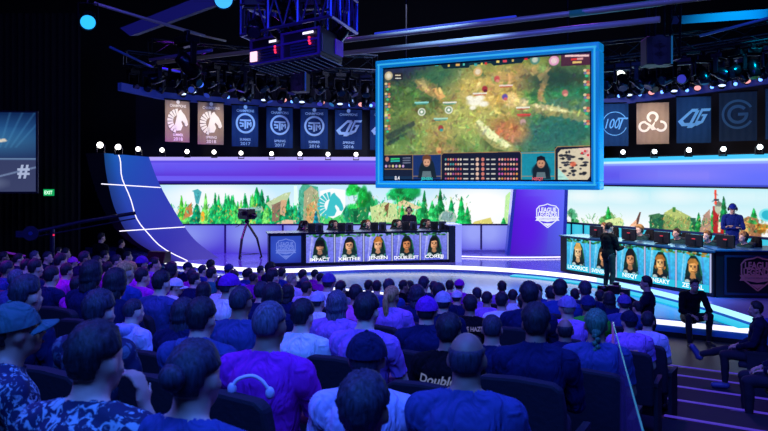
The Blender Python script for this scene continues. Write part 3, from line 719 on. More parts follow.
# two commentary faces in the HUD, minimap
def mini(x, y, hair, skin, bgc):
    blob(x, y+7, 9, 8, '#101c2c', .98, .3); PO([(x-9, y+15), (x-6, y+1), (x-2, y-5), (x+4, y-5), (x+7, y), (x+10, y+15)], '#142028', .9); blob(x, y-1, 4, 5, skin, 1, .3); PO([(x-4.4, y-2), (x-4, y-7), (x, y-8.6), (x+4, y-7), (x+4.4, y-2), (x+2, y-4), (x-2, y-4)], hair); blob(x-1.5, y-1, .7, .5, '#201818', .9); blob(x+1.5, y-1, .7, .5, '#201818', .9); PO([(x-1.6, y+2), (x+1.6, y+2), (x+1.2, y+2.7), (x-1.2, y+2.7)], '#7a3030'); PO([(x-4, y+8), (x+4, y+8), (x+5, y+14), (x-5, y+14)], '#8098a0', .7)
mini(427, 163, '#6a4028', '#d8a080', '#16306a'); mini(541, 164, '#181820', '#c89070', '#1a8ca4')
PO([(558, 153), (561, 149.5), (590, 147.4), (590, 176), (587, 180), (558, 181)], '#d8ccb0')
for i in range(40):
    x, y = rr.uniform(560, 587), rr.uniform(151, 177)
    blob(x, y, rr.uniform(1, 3), rr.uniform(.7, 1.6), rr.choice(['#202430', '#282c3c', '#383840', '#1c2028']), .9, .4)
PO([(558, 168), (570, 180.5), (558, 181)], '#a8e8e0', .8); PO([(578, 148.2), (590, 147.4), (590, 160)], '#f0c0b8', .8); blob(573, 164, 3, 2.6, '#e86848', .8, .5)
for (x, y) in ((585, 151), (588, 155), (582, 153)): blob(x, y, 1.2, 1.2, '#d83840', 1, .3)
PO([(383, 176), (413, 176), (413, 187), (383, 187)], '#103a60', .6); PO([(442, 181), (555, 181), (555, 187), (442, 187)], '#0c4a68', .7); cv.noise(.05, 3, 9)
o = painted('game_picture', cv, flat(frS, ix0, ix1, iy0, iy1, .012), s=1.0); under(o, t, tinv)
under(MB().fbox(frS, .1, SW-.1, .1, SH-.1, -.3, .005).build('screen_body', mat('#0a0e1a', .4)), t, tinv)
fm = glow('#0f78c8', 1.0); fm2 = glow('#36b0ea', 1.0)
b = MB().fbox(frS, 0, SW, 0, .19, -.34, .1).fbox(frS, 0, SW, SH-.19, SH, -.34, .1).fbox(frS, 0, .19, .19, SH-.19, -.34, .1).fbox(frS, SW-.19, SW, .19, SH-.19, -.34, .1)
fo = under(b.build('glowing_frame', mat('#0a78b8', .35, emis=.8), bevel=.03), t, tinv)
b = MB().fbox(frS, .07, SW-.07, .1, .14, .1, .112).fbox(frS, .07, SW-.07, SH-.13, SH-.09, .1, .112).fbox(frS, .09, .13, .1, SH-.1, .1, .112).fbox(frS, SW-.13, SW-.09, .1, SH-.1, .1, .112)
under(b.build('light_line', fm2), fo, Matrix()) if False else under(b.build('light_line', fm2), t, tinv)
def scr_text(s, x, y, wpx, col, size=.1):
    cxp, cyp = q(x, y); a = ix0+cxp/w_*(ix1-ix0); bb = iy1-cyp/h_*(iy1-iy0)
    under(text('lettering', s, size, frS, glow(col, 1), a=a, b=bb, n=.014, width=wpx/F*18.4, bold=.002), t, tinv)
scr_text('JENSEN', 427, 179, 13, '#38d8d0'); scr_text('NISQY', 538, 179, 11, '#f05868'); scr_text('8.4', 397.5, 178, 6, '#f4f4ff', .14)

# ================================================================= portraits and desks
def portrait(hair, skin, bgt, bgb, hs='short', shirt='#10282c', tilt=0, seed=0, top='#2a8a40'):
    c = Cv(64, 76, bgt, bgb); r = random.Random(seed)
    c.line((8, 76), (14, 6), 3, '#ffffff', .35); c.line((54, 76), (50, 6), 4, '#5a60c0', .35); c.rect(14, 8, 18, 60, '#ffffff', .18)
    for i in range(26): c.ell(r.uniform(0, 64), r.uniform(0, 7), r.uniform(2, 5), r.uniform(1.5, 3), r.choice([top, '#1a5a30', '#4aa050', '#0c3020']), .9, .5)
    # chair
    c.poly([(15, 70), (17, 42), (22, 18), (28, 8), (38, 8), (45, 18), (50, 42), (52, 70)], '#0c2c24'); c.poly([(42, 14), (46, 20), (51, 44), (48, 46), (44, 24)], '#1c6a48')
    x, y = 32+tilt, 31
    c.poly([(x-19, 70), (x-17, 54), (x-9, 48), (x+9, 48), (x+17, 54), (x+19, 70)], shirt); c.line((x-17, 55), (x-14, 70), 2, '#48b8b0', .8); c.line((x+17, 55), (x+14, 70), 2, '#48b8b0', .8)
    c.ell(x-11, 60, 5, 4, '#e0f0f0', .8); c.ell(x+9, 62, 5, 4, '#e0f0f0', .7)
    c.poly([(x-4, 42), (x+4, 42), (x+6, 52), (x, 56), (x-6, 52)], [v*.8 for v in hx(skin)])
    c.ell(x, y, 9.6, 13, skin); c.ell(x-3, y+2, 5, 9, [min(1, v*1.18) for v in hx(skin)], .9, .8); c.ell(x+6, y+3, 3, 9, [v*.7 for v in hx(skin)], .6, .8)
    if hs == 'cap': c.poly([(x-10, y-3), (x-9, y-13), (x, y-17), (x+9, y-13), (x+10, y-3), (x+8, y+1), (x-8, y+1)], hair); c.rect(x-9, y-4, x+9, y+2, '#101018')
    else:
        c.poly([(x-10, y), (x-10.5, y-10), (x-5, y-17), (x+5, y-17.5), (x+10.5, y-10), (x+10, y), (x+8, y-6), (x+3, y-9), (x-4, y-7), (x-8, y-6)], hair)
        if hs == 'up': c.poly([(x-8, y-12), (x-5, y-22), (x+6, y-22), (x+9, y-11)], hair)
        if hs == 'long': c.poly([(x-11, y-8), (x-7, y-8), (x-8, y+14), (x-12, y+10)], hair); c.poly([(x+11, y-8), (x+7, y-8), (x+8, y+14), (x+12, y+10)], hair)
    for s_ in (-1, 1): c.ell(x+s_*3.8, y-.5, 2.2, 1.1, '#201410', .95, .4); c.rect(x+s_*3.8-2.6, y-3.6, x+s_*3.8+2.6, y-2.2, '#201810', .8)
    c.poly([(x-1, y), (x+1, y), (x+2.2, y+5), (x-2.2, y+5)], [v*.78 for v in hx(skin)]); c.rect(x-3.4, y+8, x+3.4, y+9.4, '#6a2c28', .9)
    if hs == 'beard': c.poly([(x-6, y+7), (x+6, y+7), (x+4, y+12), (x, y+13.5), (x-4, y+12)], hair, .5)
    c.line((x-10, y-6), (x-10, y+6), 2.6, '#101418'); c.line((x+10, y-6), (x+10, y+6), 2.6, '#101418'); c.line((x+9.5, y+5), (x+3, y+11), 1, '#101418')
    c.noise(.10, 4, seed+1); return c
def desk_board(t, tinv, fr, a0, a1, b0, b1, names, pics, textcol, n=0, strip=None):
    W5 = (a1-a0)/5
    for i, (nm, pc) in enumerate(zip(names, pics)):
        g = .035
        p = under(painted('portrait_panel', pc, flat(fr, a0+i*W5+g, a0+(i+1)*W5-g, b0, b1, n), s=1.0), t, tinv)
        if strip: under(MB().fbox(fr, a0+i*W5+g, a0+(i+1)*W5-g, b0, b0+.17, n+.002, n+.006).build('name_strip', glow(strip, 1)), t, tinv)
        under(text('lettering', nm, .15, fr, glow(textcol, 1.2), a=a0+(i+.5)*W5, b=b0+.095, n=n+.006, width=min(W5*.86, .105*len(nm)), bold=.003), t, tinv)
        under(MB().fbox(fr, a0+(i+1)*W5-g*.5, a0+(i+1)*W5+g*.5, b0, b1, n-.005, n+.01).build('panel_divider', glow('#c8d0ff', .8)), t, tinv)
lp = [portrait('#0a0a10', '#c89070', '#8088f0', '#6a70e8', 'cap', seed=2), portrait('#1a1210', '#d8a078', '#8a90f4', '#666ce0', seed=4, shirt='#0e3034'), portrait('#c07830', '#e8a880', '#9098f8', '#666ce4', 'up', seed=5), portrait('#181010', '#c88050', '#7c84ec', '#5a60d8', seed=7, tilt=1), portrait('#100c10', '#d89c70', '#8890f0', '#6068e0', 'long', seed=8)]
rp = [portrait('#d8a858', '#f0c090', '#48c8f0', '#2aa0e0', 'up', '#0c1820', seed=10), portrait('#2a1c14', '#d89868', '#48c8f0', '#2aa0e0', 'short', '#0c1820', seed=12), portrait('#101014', '#c88c60', '#48c8f0', '#2aa0e0', 'up', '#0c1820', seed=14), portrait('#a86a28', '#f0b070', '#48c8f0', '#2aa0e0', 'long', '#0c1820', seed=16, top='#c0a030'), portrait('#b07830', '#e8a058', '#48c8f0', '#2aa0e0', 'beard', '#0c1820', seed=19, top='#c08030')]
def ptZ(x, y, Z=PLAT): return G(x, y, Z)
# left desk
p0 = G(268.5, 267, PLAT); p1 = G(449.5, 262.2, PLAT); fr = Fr(p0, Vector((p1.x-p0.x, p1.y-p0.y, 0))); LW = (p1-p0).xy.length
def along(fr, x):
    s = (x-CX)/F; D = fr.R; return (s*fr.O.y-fr.O.x)/(D.x-s*D.y)
DH = 1.06
t = empty('player_desk', fr.p(LW/2, 0), 0, 'long left player desk with five portrait panels on a lavender ground', 'desk'); tinv = Matrix.Translation(-fr.p(LW/2, 0)); deskL = fr
under(MB().fbox(fr, 0, LW, .02, DH-.04, -.5, 0).build('desk_body', mat('#0a0c20', .35)), t, tinv)
under(MB().fbox(fr, -.03, LW+.03, DH-.04, DH, -.9, .04).build('desk_top', mat('#14163a', .3)), t, tinv)
eb = along(fr, 455)
under(MB().fbox(fr, LW-.02, eb, 0, DH+.14, -.9, .05).build('end_block', mat('#10143c', .4)), t, tinv)
under(MB().fbox(fr, eb, along(fr, 461), 0, DH+.16, -.9, .06).build('lit_end_panel', mat('#8f94e8', .4, emis=.75)), t, tinv)
under(MB().fbox(fr, LW-.03, along(fr, 461.3), DH+.16, DH+.19, -.92, .07).build('end_cap', mat('#a8b0f8', .4, emis=.5)), t, tinv)
a0, a1 = along(fr, 270.5), along(fr, 301)
cc = Cv(30, 30, '#2b48b8', '#2432a0'); cc.ell(15, 16, 12, 10, '#3a62d8', .7, 1.2)
under(painted('crest_panel', cc, flat(fr, a0, a1, .12, DH-.1, .02)), t, tinv)
e = shield(fr, (a0+a1)/2, .56, .58, glow('#6f86e8', .9), 'league_crest', None, mat('#2036a0', .5, emis=.3), .04); e.parent = t; e.matrix_parent_inverse = tinv
b = MB(); 
for (A2, B2, C2, D2) in ((a0-.06, a1+.06, DH-.1, DH-.05), (a0-.06, a1+.06, .07, .12), (a0-.06, a0, .07, DH-.05), (a1, a1+.06, .07, DH-.05)): b.fbox(fr, A2, B2, C2, D2, 0, .04)
under(b.build('panel_frame', mat('#0a0e30', .4)), t, tinv)
desk_board(t, tinv, fr, along(fr, 305), along(fr, 447.7), .1, DH-.07, ['IMPACT', 'XMITHIE', 'JENSEN', 'DOUBLELIFT', 'COREJJ'], lp, '#f4f6ff', .015)
# right desk
p0 = G(560.5, 271.5, PLAT); p1 = G(713.5, 297.5, PLAT); fr = Fr(p0, Vector((p1.x-p0.x, p1.y-p0.y, 0))); RW = (p1-p0).xy.length; deskR = fr
t = empty('player_desk', fr.p(RW/2, 0), 0, 'long right player desk with five portrait panels on a cyan ground', 'desk'); tinv = Matrix.Translation(-fr.p(RW/2, 0))
DH2 = 1.09
under(MB().fbox(fr, 0, RW, .02, DH2-.04, -.5, 0).build('desk_body', mat('#080c1c', .35)), t, tinv)
under(MB().fbox(fr, -.03, RW+.03, DH2-.04, DH2, -.9, .04).build('desk_top', mat('#1c4a78', .3)), t, tinv)
desk_board(t, tinv, fr, along(fr, 566.5), along(fr, 711), .1, DH2-.07, ['LICORICE', 'SVENSKEREN', 'NISQY', 'SNEAKY', 'ZEYZAL'], rp, '#f4fbff', .015, strip='#24c4e4')
# dark crest wing of the right desk
e0 = fr.p(RW, 0)+Vector((.06, 0, 0)); frW = Fr(e0, (1, -.12, 0))
under(MB().fbox(frW, 0, 3.2, 0, DH2, -1.2, 0).build('end_wing', mat('#080a1c', .4)), t, tinv)
under(MB().fbox(frW, -.02, 3.25, DH2, DH2+.03, -1.25, .05).build('wing_top', mat('#20508a', .35)), t, tinv)
aw0, aw1 = .18, 1.62
b = MB()
for (A2, B2, C2, D2) in ((aw0, aw1, DH2-.14, DH2-.09), (aw0, aw1, .07, .12), (aw0, aw0+.05, .12, DH2-.14), (aw1-.05, aw1, .12, DH2-.14), (aw1+.3, 3.0, DH2-.14, DH2-.09)): b.fbox(frW, A2, B2, C2, D2, 0, .03)
under(b.build('panel_frame', mat('#182048', .4)), t, tinv)
under(MB().fbox(frW, aw0+.05, aw1-.05, .12, DH2-.14, 0, .01).build('crest_panel', mat('#060714', .3)), t, tinv)
e = shield(frW, .92, .58, .72, mat('#6a3a5a', .5, emis=.25), 'league_crest', None, mat('#141c48', .5), .03); e.parent = t; e.matrix_parent_inverse = tinv
# ================================================================= banners
def spot(name, loc, tgt, energy, col, ang=40, blend=.6, size=.15):
    l = bpy.data.lights.new(name, 'SPOT'); l.energy = energy; l.color = col; l.spot_size = R(ang); l.spot_blend = blend; l.shadow_soft_size = size
    o = bpy.data.objects.new(name, l); C.objects.link(o); o.location = loc
    o.rotation_euler = (Vector(tgt)-Vector(loc)).to_track_quat('-Z', 'Y').to_euler(); return o
def area(name, loc, tgt, energy, col, sx=2, sy=2):
    l = bpy.data.lights.new(name, 'AREA'); l.energy = energy; l.color = col; l.shape = 'RECTANGLE'; l.size = sx; l.size_y = sy
    o = bpy.data.objects.new(name, l); C.objects.link(o); o.location = loc
    o.rotation_euler = (Vector(tgt)-Vector(loc)).to_track_quat('-Z', 'Y').to_euler(); return o
def logo(kind, fr, w, h, m, parent):
    cy = h*.5; b = MB(); s = w*(.42 if kind in ('clg', 'ring', 'hundred', 'cloud') else .34); D = (.004, .012)
    if kind == 'horse':
        horse(None, w*.04, h*.53, w*.74, lambda p: b.fpoly(fr, p, *D))
    elif kind == 'tsm':
        b.arc(fr, 0, h*.56, s*.86, s*1.08, 0, 360, 32, *D)
        b.fbox(fr, -s*.62, s*.62, h*.56+s*.22, h*.56+s*.40, *D).fbox(fr, -s*.12, s*.08, h*.56-s*.6, h*.56+s*.3, *D)
        b.fpoly(fr, [(-s*.6, h*.56-s*.38), (-s*.2, h*.56-s*.38), (-s*.2, h*.56+s*.05), (-s*.45, h*.56+s*.05), (-s*.45, h*.56+s*.12), (-s*.66, h*.56+s*.12), (-s*.66, h*.56-s*.1), (-s*.36, h*.56-s*.1), (-s*.36, h*.56-s*.24), (-s*.6, h*.56-s*.24)], *D)
        b.fpoly(fr, [(s*.14, h*.56-s*.5), (s*.3, h*.56-s*.5), (s*.3, h*.56-s*.05), (s*.42, h*.56-s*.25), (s*.54, h*.56-s*.05), (s*.54, h*.56-s*.4), (s*.68, h*.56-s*.3), (s*.68, h*.56+s*.14), (s*.52, h*.56+s*.14), (s*.42, h*.56-s*.02), (s*.32, h*.56+s*.14), (s*.14, h*.56+s*.14)], *D)
    elif kind == 'clg':
        def sk(P): return [(x*s+.32*y*s, h*.55+y*s) for x, y in P]
        b.fpoly(fr, sk([(-.3, .62), (-1.0, -.3), (-.62, -.66), (-.18, -.66), (-.12, -.42), (-.5, -.42), (-.66, -.24), (-.2, .4), (.1, .4), (.14, .62)]), *D)
        b.fpoly(fr, sk([(.02, .5), (-.22, -.8), (.12, -.8), (.42, -.56), (.36, -.42), (.06, -.46), (.26, .5)]), *D)
        b.fpoly(fr, sk([(.34, .62), (1.0, .62), (.98, .42), (.5, .42), (.36, -.3), (.6, -.3), (.66, .05), (.5, .05), (.52, .2), (.9, .2), (.78, -.42), (.42, -.66), (.2, -.6)]), *D)
    elif kind == 'hundred':
        b.arc(fr, .02*w, h*.52, s*.98, s*1.05, 20, 340, 32, *D)
    elif kind == 'cloud':
        b.arc(fr, -s*.62, h*.42, s*.26, s*.44, 70, 360, 24, *D).arc(fr, s*.62, h*.42, s*.26, s*.44, -150, 100, 24, *D).arc(fr, 0, h*.42+s*.72, s*.24, s*.44, -60, 250, 24, *D)
        b.fpoly(fr, [(-s*.3, h*.42), (-s*.1, h*.42+s*.05), (s*.34, h*.42+s*.62), (s*.2, h*.42+s*.4), (s*.1, h*.42), (s*.3, h*.42-s*.25), (-s*.05, h*.42-s*.3)], *D)
        b.fpoly(fr, [(-s*.62, h*.42+s*.28), (-s*.62, h*.42+s*.44), (-s*.2, h*.42+s*.2), (s*.2, h*.42-s*.2), (-s*.1, h*.42-s*.1)], *D)
    elif kind == 'ring':
        b.arc(fr, 0, h*.54, s*.86, s*1.02, 30, 330, 32, *D).arc(fr, 0, h*.54, s*.45, s*.66, 40, 360, 28, *D).fbox(fr, s*.02, s*.66, h*.54-s*.1, h*.54+s*.1, *D)
    elif kind == 'edge':
        b.arc(fr, s*1.0, h*.54, s*.86, s*1.02, 90, 200, 20, *D)
    e = b.build('emblem', m, parent)
    if kind == 'hundred': text('lettering', '100', s*1.2, fr, m, e, a=-.06*w, b=h*.52, shear=.35, n=.008, xs=.72, bold=.004); text('lettering', 'T', s*1.5, fr, m, e, a=s*.72, b=h*.52, shear=.35, n=.008)
    return e
BN = [ # x0 x1 ytop ybot zl zr kind cloth ink top-word season year label
 (165.5, 190, 100, 142, 24.0, 24.7, 'horse', 'b', 'SUMMER', '2018', 'brown banner with white horse emblem, leftmost of the row'),
 (198, 224, 102, 144.5, 25.0, 25.6, 'horse', 'b', 'SPRING', '2018', 'brown banner with white horse emblem, second from the left'),
 (232, 258.5, 105, 146.5, 25.8, 26.3, 'tsm', 'u', 'SUMMER', '2017', 'blue champions banner with a round white emblem, third from the left'),
 (266.5, 293, 107, 148, 26.5, 26.9, 'tsm', 'u', 'SPRING', '2017', 'blue champions banner with a round white emblem, fourth from the left'),
 (300.5, 328, 108, 149, 27.0, 27.2, 'tsm', 'u', 'SUMMER', '2016', 'blue champions banner with a round white emblem, fifth from the left'),
 (335, 362, 109, 149.5, 27.2, 27.3, 'clg', 'u', 'SPRING', '2016', 'blue champions banner with slanted interlocked letters, left of the hanging screen'),
 (370, 396, 109, 150, 27.3, 27.3, 'clg', 'u', 'SUMMER', '2015', 'blue banner mostly hidden behind the left edge of the hanging screen'),
 (600, 628.5, 103, 146, 25.2, 25.0, 'hundred', 't', '', '', 'blue team banner reading 100 right beside the hanging screen'),
 (636.5, 669, 102, 144, 24.6, 24.2, 'cloud', 'b', '', '', 'brown team banner with a white looping cloud emblem on the right'),
 (676.5, 711, 96, 143, 23.6, 23.2, 'clg', 't', '', '', 'blue team banner with slanted light-blue interlocked letters on the right'),
 (719, 757, 91.5, 141, 22.5, 22.0, 'ring', 'd', '', '', 'dark blue team banner with a faint round letter emblem on the right'),
 (765.5, 805, 87, 139, 21.5, 21.0, 'edge', 't', '', '', 'blue team banner cut by the right border of the picture')]
CL = {'b': ('#a08672', '#fff4e4'), 'u': ('#0e3570', '#b4d4f8'), 't': ('#10406c', '#7cc4f0'), 'd': ('#10304e', '#2c6490')}
for (xa, xb, yt, ybm, zl, zr, kd, cl, se, yr, lb) in BN:
    P = Vector((px2(xa, zl), zl, 0)); Qv = Vector((px2(xb, zr), zr, 0)); zm = (zl+zr)/2; w = (Qv-P).length
    top = py2(yt, zm); bot = py2(ybm, zm); h = top-bot; mid = (P+Qv)/2
    fr = Fr((mid.x, mid.y, bot), Qv-P)
    t = empty('banner', fr.p(0, 0), 0, lb, 'banner'); tinv = Matrix.Translation(-fr.p(0, 0))
    n = 28; mb = MB()
    for i in range(n+1):
        a = -w/2+w*i/n; d = .012*math.sin(i*1.1)+.006*math.sin(i*2.7)
        mb.v += [tuple(fr.p(a, 0, d-.02)), tuple(fr.p(a, h, d*.5-.02))]
    for i in range(n): mb.f.append((2*i, 2*i+2, 2*i+3, 2*i+1))
    under(mb.build('cloth', mat(CL[cl][0], .9, var=.12, bscale=9), smooth=True), t, tinv)
    ink = mat(CL[cl][1], .7)
    e = logo(kd, fr, w, h, ink, None); under(e, t, tinv)
    if se:
        for (s_, b_, sz, wd) in (('CHAMPIONS', .86, .13, .66), (se, .17, .12, .42), (yr, .07, .15, .38)): under(text('lettering', s_, sz, fr, ink, a=0, b=h*b_, width=w*wd, bold=.003, n=.004), t, tinv)
        bb = MB().arc(fr, 0, h*.95, 0.001, w*.07, 0, 360, 12, .004, .01); under(bb.build('crest_dot', ink), t, tinv)
    under(MB().tube([fr.p(-w/2-.03, h, -.02), fr.p(w/2+.03, h, -.02)], .025, 8).build('top_bar', mat('#101018', .4, .8)), t, tinv)
    pos = fr.p(0, h*.6, 2.6)+Vector((0, 0, 1.2))
    if cl == 'b': spot('banner_spot', pos, fr.p(0, h*.52), 330, (1, .9, .76), 34, .9, .2)
    else: spot('banner_spot', pos, fr.p(0, h*.55), {'u': 210, 't': 230, 'd': 160}[cl], (.45, .68, 1), 34, .9, .2)
# header rail the banners hang from
rail = [(120, 87, 22.6), (150, 93.5, 23.6), (165, 96.5, 24.2), (198, 99.5, 25.2), (232, 102, 26), (266, 104, 26.7), (300, 105.6, 27.2), (335, 106.5, 27.4), (375, 107, 27.5), (420, 107.5, 27.6), (480, 107.5, 27.3), (540, 106.5, 26.8), (600, 103.3, 25.5), (636, 99.5, 24.9), (676, 93.5, 23.9), (719, 87.5, 22.8), (765, 80.5, 21.7), (800, 75, 20.9)]
Rt = [W(x, y-.5, z) for x, y, z in rail]
def smooth3(P, n=4):
    out = []
    for i in range(len(P)-1):
        p = [P[min(max(j, 0), len(P)-1)] for j in (i-1, i, i+1, i+2)]
        for k in range(n):
            f = k/n; out.append(.5*((2*p[1])+(-p[0]+p[2])*f+(2*p[0]-5*p[1]+4*p[2]-p[3])*f*f+(-p[0]+3*p[1]-3*p[2]+p[3])*f**3))
    return out+[P[-1]]
Rs = smooth3(Rt)
b = MB(); n = len(Rs)
for i, p in enumerate(Rs):
    t_ = (Rs[min(i+1, n-1)]-Rs[max(i-1, 0)]); t_.z = 0; t_.normalize(); nn = Vector((t_.y, -t_.x, 0))
    for (d, z) in ((-.1, -.12), (.06, -.12), (.06, .12), (-.1, .12)): b.v.append(tuple(p+nn*d+Vector((0, 0, z))))
for i in range(n-1):
    for j in range(4): b.f.append((4*i+j, 4*i+(j+1) % 4, 4*i+4+(j+1) % 4, 4*i+4+j))
tag(b.build('banner_rail', mat('#15267a', .5, emis=.32)), 'long curved dark blue header rail above the hanging banners', 'rail')

# ================================================================= lamps
lamp_b = mat('#0c0e16', .35, .6)
def ball_lamp(p, col, s, r, label, group, name='stage_lamp', flat_=1.0, hang=False):
    t = empty(name, p, 0, label, 'lamp', group)
    sg = 1 if hang else -1
    MB().ell((0, 0, 0), (r, r, r*flat_), 14, 8).build('lens', glow(col, s), t, smooth=True)
    MB().tube([(0, .03, 0), (0, .16, 0)], [r*1.15, r*.7], 10).box(-r*1.4, -r*1.2, .02, .08, sg*r*2.4 if sg < 0 else 0, 0 if sg < 0 else sg*r*2.4).box(r*1.2, r*1.4, .02, .08, sg*r*2.4 if sg < 0 else 0, 0 if sg < 0 else sg*r*2.4).box(-r*1.4, r*1.4, -.02, .1, sg*r*2.8 if sg < 0 else sg*r*2.4, sg*r*2.4 if sg < 0 else sg*r*2.8).build('yoke', lamp_b, t)
    return t
L1 = [(100, 145, 21.5), (118, 147, 23), (138, 149, 24.4), (162, 150, 25.4), (187, 151.5, 26.2), (214, 152, 26.8), (241, 153, 27.1), (271.5, 153.6, 27.2), (300, 153.8, 27.2), (328, 154.2, 27.2), (356, 154.4, 27.2)]
for i, (x, y, z) in enumerate(L1): ball_lamp(W(x, y, z), '#fffaf4', 9 if i < 2 else 6, .085 if i < 2 else .075, 'small round white lamp above the left cove band, %s from the left' % nth(i), 'white lamps along the left wall top')
for i, (x, y) in enumerate([(623, 152), (654.6, 151.5), (689, 150), (723.5, 149), (760, 147)]):
    ball_lamp(W(x, y, zR(x)-.25), '#e8faff', 6, .075, 'small round white lamp above the right cove band, %s from the left' % nth(i), 'white lamps along the right wall top')
L2 = [(245, 99, 'w'), (264, 100, 'w'), (284, 100, 'p'), (292, 101.5, 'b'), (302, 102, 'w'), (322, 102.5, 'p'), (340, 104, 'w'), (350, 105, 'b'), (361, 104.5, 'p'), (371, 105.5, 'b'),
      (619, 96, 'b'), (629, 95, 'w'), (640, 94.5, 'b'), (651.5, 92.5, 'p'), (662, 92, 'b'), (674, 91, 'w'), (687, 90.3, 'b'), (697.5, 88, 'p'), (712, 87, 'b'), (722, 85.5, 'w'), (735.5, 84, 'b'), (747, 81, 'p'), (760.5, 79.5, 'b'), (183, 94, 'w'), (193, 92, 'w'), (206, 93, 'b'), (228, 97, 'b')]
LC = {'w': ('#b8ccff', 2.2, .105, .32, 'flat oval pale-blue lamp'), 'p': ('#f0a0a4', 1.3, .10, .75, 'round dim pink lamp'), 'b': ('#5a8cff', 3.5, .055, 1, 'small bright blue lamp')}
import collections
cnt = collections.Counter()
for x, y, kd in sorted(L2):
    c_, s_, r_, f_, d_ = LC[kd]; side = 'left' if x < 400 else 'right'; z = np.interp(x, [r[0] for r in rail], [r[2] for r in rail])-.3
    i = cnt[(kd, side)]; cnt[(kd, side)] += 1
    ball_lamp(W(x, y, z), c_, s_, r_, d_+' over the %s banner rail, %s from the left' % (side, nth(i)), d_+'s over the %s rail' % side, flat_=f_, hang=True)
for (x, y, z, r_, col, lb) in ((88, 22, 12, .115, '#28a8ff', 'big round cyan-blue spotlight glowing high at the upper left'), (223.5, -.5, 12, .14, '#3aa0ff', 'blue spotlight lens at the top edge left of the hanging rig'), (621, 75, 20, .13, '#f4fff8', 'bright tilted white lamp right of the hanging screen'), (200, 84, 22, .1, '#3a70ff', 'small blue lamp among the left truss lights')):
    t = empty('spotlight', W(x, y, z), 0, lb, 'lamp'); 
    d = Vector((.25, -.8, -.5)).normalized() if x < 400 else Vector((.3, -.9, .3)).normalized(); rot = d.to_track_quat('Z', 'Y').to_matrix()
    b = MB().arc(Fr((0, 0, 0), rot.col[0], rot.col[1]), 0, 0, .001, r_, 0, 360, 24, .0, .02); b.build('lens', glow(col, 1.6 if x < 230 else 3), t)
    b = MB().tube([-d*.32, -d*.26, -d*.02, d*.04], [r_*.6, r_*.9, r_*1.12, r_*1.12], 16, cap=False); b.build('housing', lamp_b, t, smooth=True)
    MB().tube([rot.col[0]*r_*1.3-d*.1, rot.col[0]*r_*1.3+Vector((0, 0, .3)), -rot.col[0]*r_*1.3+Vector((0, 0, .3)), -rot.col[0]*r_*1.3-d*.1], .015, 6).tube([(0, 0, .3), (0, 0, .6)], .02, 6).build('yoke', lamp_b, t)

# ================================================================= trusses, pipes, rig
steel = mat('#2a3040', .35, .9); steeld = mat('#10131e', .4, .8)
def truss(P, w, label, m=steel, step=.6, name='lighting_truss'):
    P = [Vector(p) for p in P]; t = empty(name, P[0], 0, label, 'truss'); inv = Matrix.Translation(-P[0])
    # resample
    Q_ = [P[0]]; 
    for i in range(len(P)-1):
        L = (P[i+1]-P[i]).length; n = max(1, round(L/step))
        for k in range(1, n+1): Q_.append(P[i].lerp(P[i+1], k/n))
    ch = MB(); lc = MB(); cor = []
    for i, p in enumerate(Q_):
        tg = (Q_[min(i+1, len(Q_)-1)]-Q_[max(i-1, 0)]).normalized(); s_ = tg.cross(Vector((0, 0, 1))).normalized(); u = s_.cross(tg)
        cor.append([p+s_*a*w/2+u*c*w/2 for a, c in ((-1, -1), (1, -1), (1, 1), (-1, 1))])
    for j in range(4): ch.tube([c[j] for c in cor], .024, 6)
    for i in range(len(cor)-1):
        for j in range(4):
            a = cor[i][j]; b_ = cor[i+1][(j+1) % 4] if i % 2 else cor[i+1][j]; c_ = cor[i][(j+1) % 4] if i % 2 == 0 else a
            lc.tube([c_ if i % 2 == 0 else a, b_], .011, 4)
    for i in (0, -1):
        for j in range(4): lc.tube([cor[i][j], cor[i][(j+1) % 4]], .014, 4)
    under(ch.build('chords', m), t, inv); under(lc.build('lacing', m), t, inv); return t
T1 = [W(125, 58, 23.0), W(180, 64, 23.9), W(240, 71, 24.9), (W(310, 77, 25.7)), W(385, 79, 25.9)]
T2 = [W(150, 48, 19), W(260, 57, 20.5), W(375, 64, 21.8)]
T3 = [W(600, 66, 22.2), W(680, 56, 21.2), W(800, 38, 19.2)]
T4 = [W(600, 52, 18), W(700, 42, 17), W(800, 26, 16)]
truss(T1, .42, 'curved lighting truss just above the left banner rail'); truss(T2, .42, 'lighting truss crossing in front of the left banners')
truss(T3, .42, 'curved lighting truss above the right banner rail'); truss(T4, .42, 'higher lighting truss at the upper right')
truss([W(662, 60, 15), W(664, -14, 15)], .5, 'short vertical truss hanging at the upper right of the screen', steeld)
# moving head light fixtures
def moving_head():
    t = empty('moving_head_light'); t['category'] = 'stage light'
    MB().box(-.17, .17, -.12, .12, -.11, 0).box(-.05, .05, -.03, .03, 0, .1).build('base', steeld, t, bevel=.015)
    MB().box(-.19, -.155, -.05, .05, -.42, -.1).box(.155, .19, -.05, .05, -.42, -.1).box(-.19, .19, -.06, .06, -.15, -.11).build('yoke', steeld, t, bevel=.01)
    h = MB().tube([(0, .17, 0), (0, .15, 0), (0, -.05, 0), (0, -.2, 0), (0, -.22, 0)], [.06, .105, .13, .125, .11], 14).build('lamp_head', mat('#141824', .25, .85), t, smooth=True)
    h.location = (0, 0, -.4)
    MB().arc(Fr((0, -.221, 0), (1, 0, 0)), 0, 0, .001, .095, 0, 360, 16, 0, .008).build('lens', mat('#141c30', .08, .3), h)
    return t
proto = moving_head(); first = True
lens_on = [glow('#1c38b0', .8), glow('#2478c0', .7), glow('#3a38c0', .8)]
def along3(P, t):
    P = [Vector(p) for p in P]; L = [(P[i+1]-P[i]).length for i in range(len(P)-1)]; s = t*sum(L)
    for i, l in enumerate(L):
        if s <= l or i == len(L)-1: return P[i].lerp(P[i+1], s/l)
        s -= l
mh = random.Random(11)
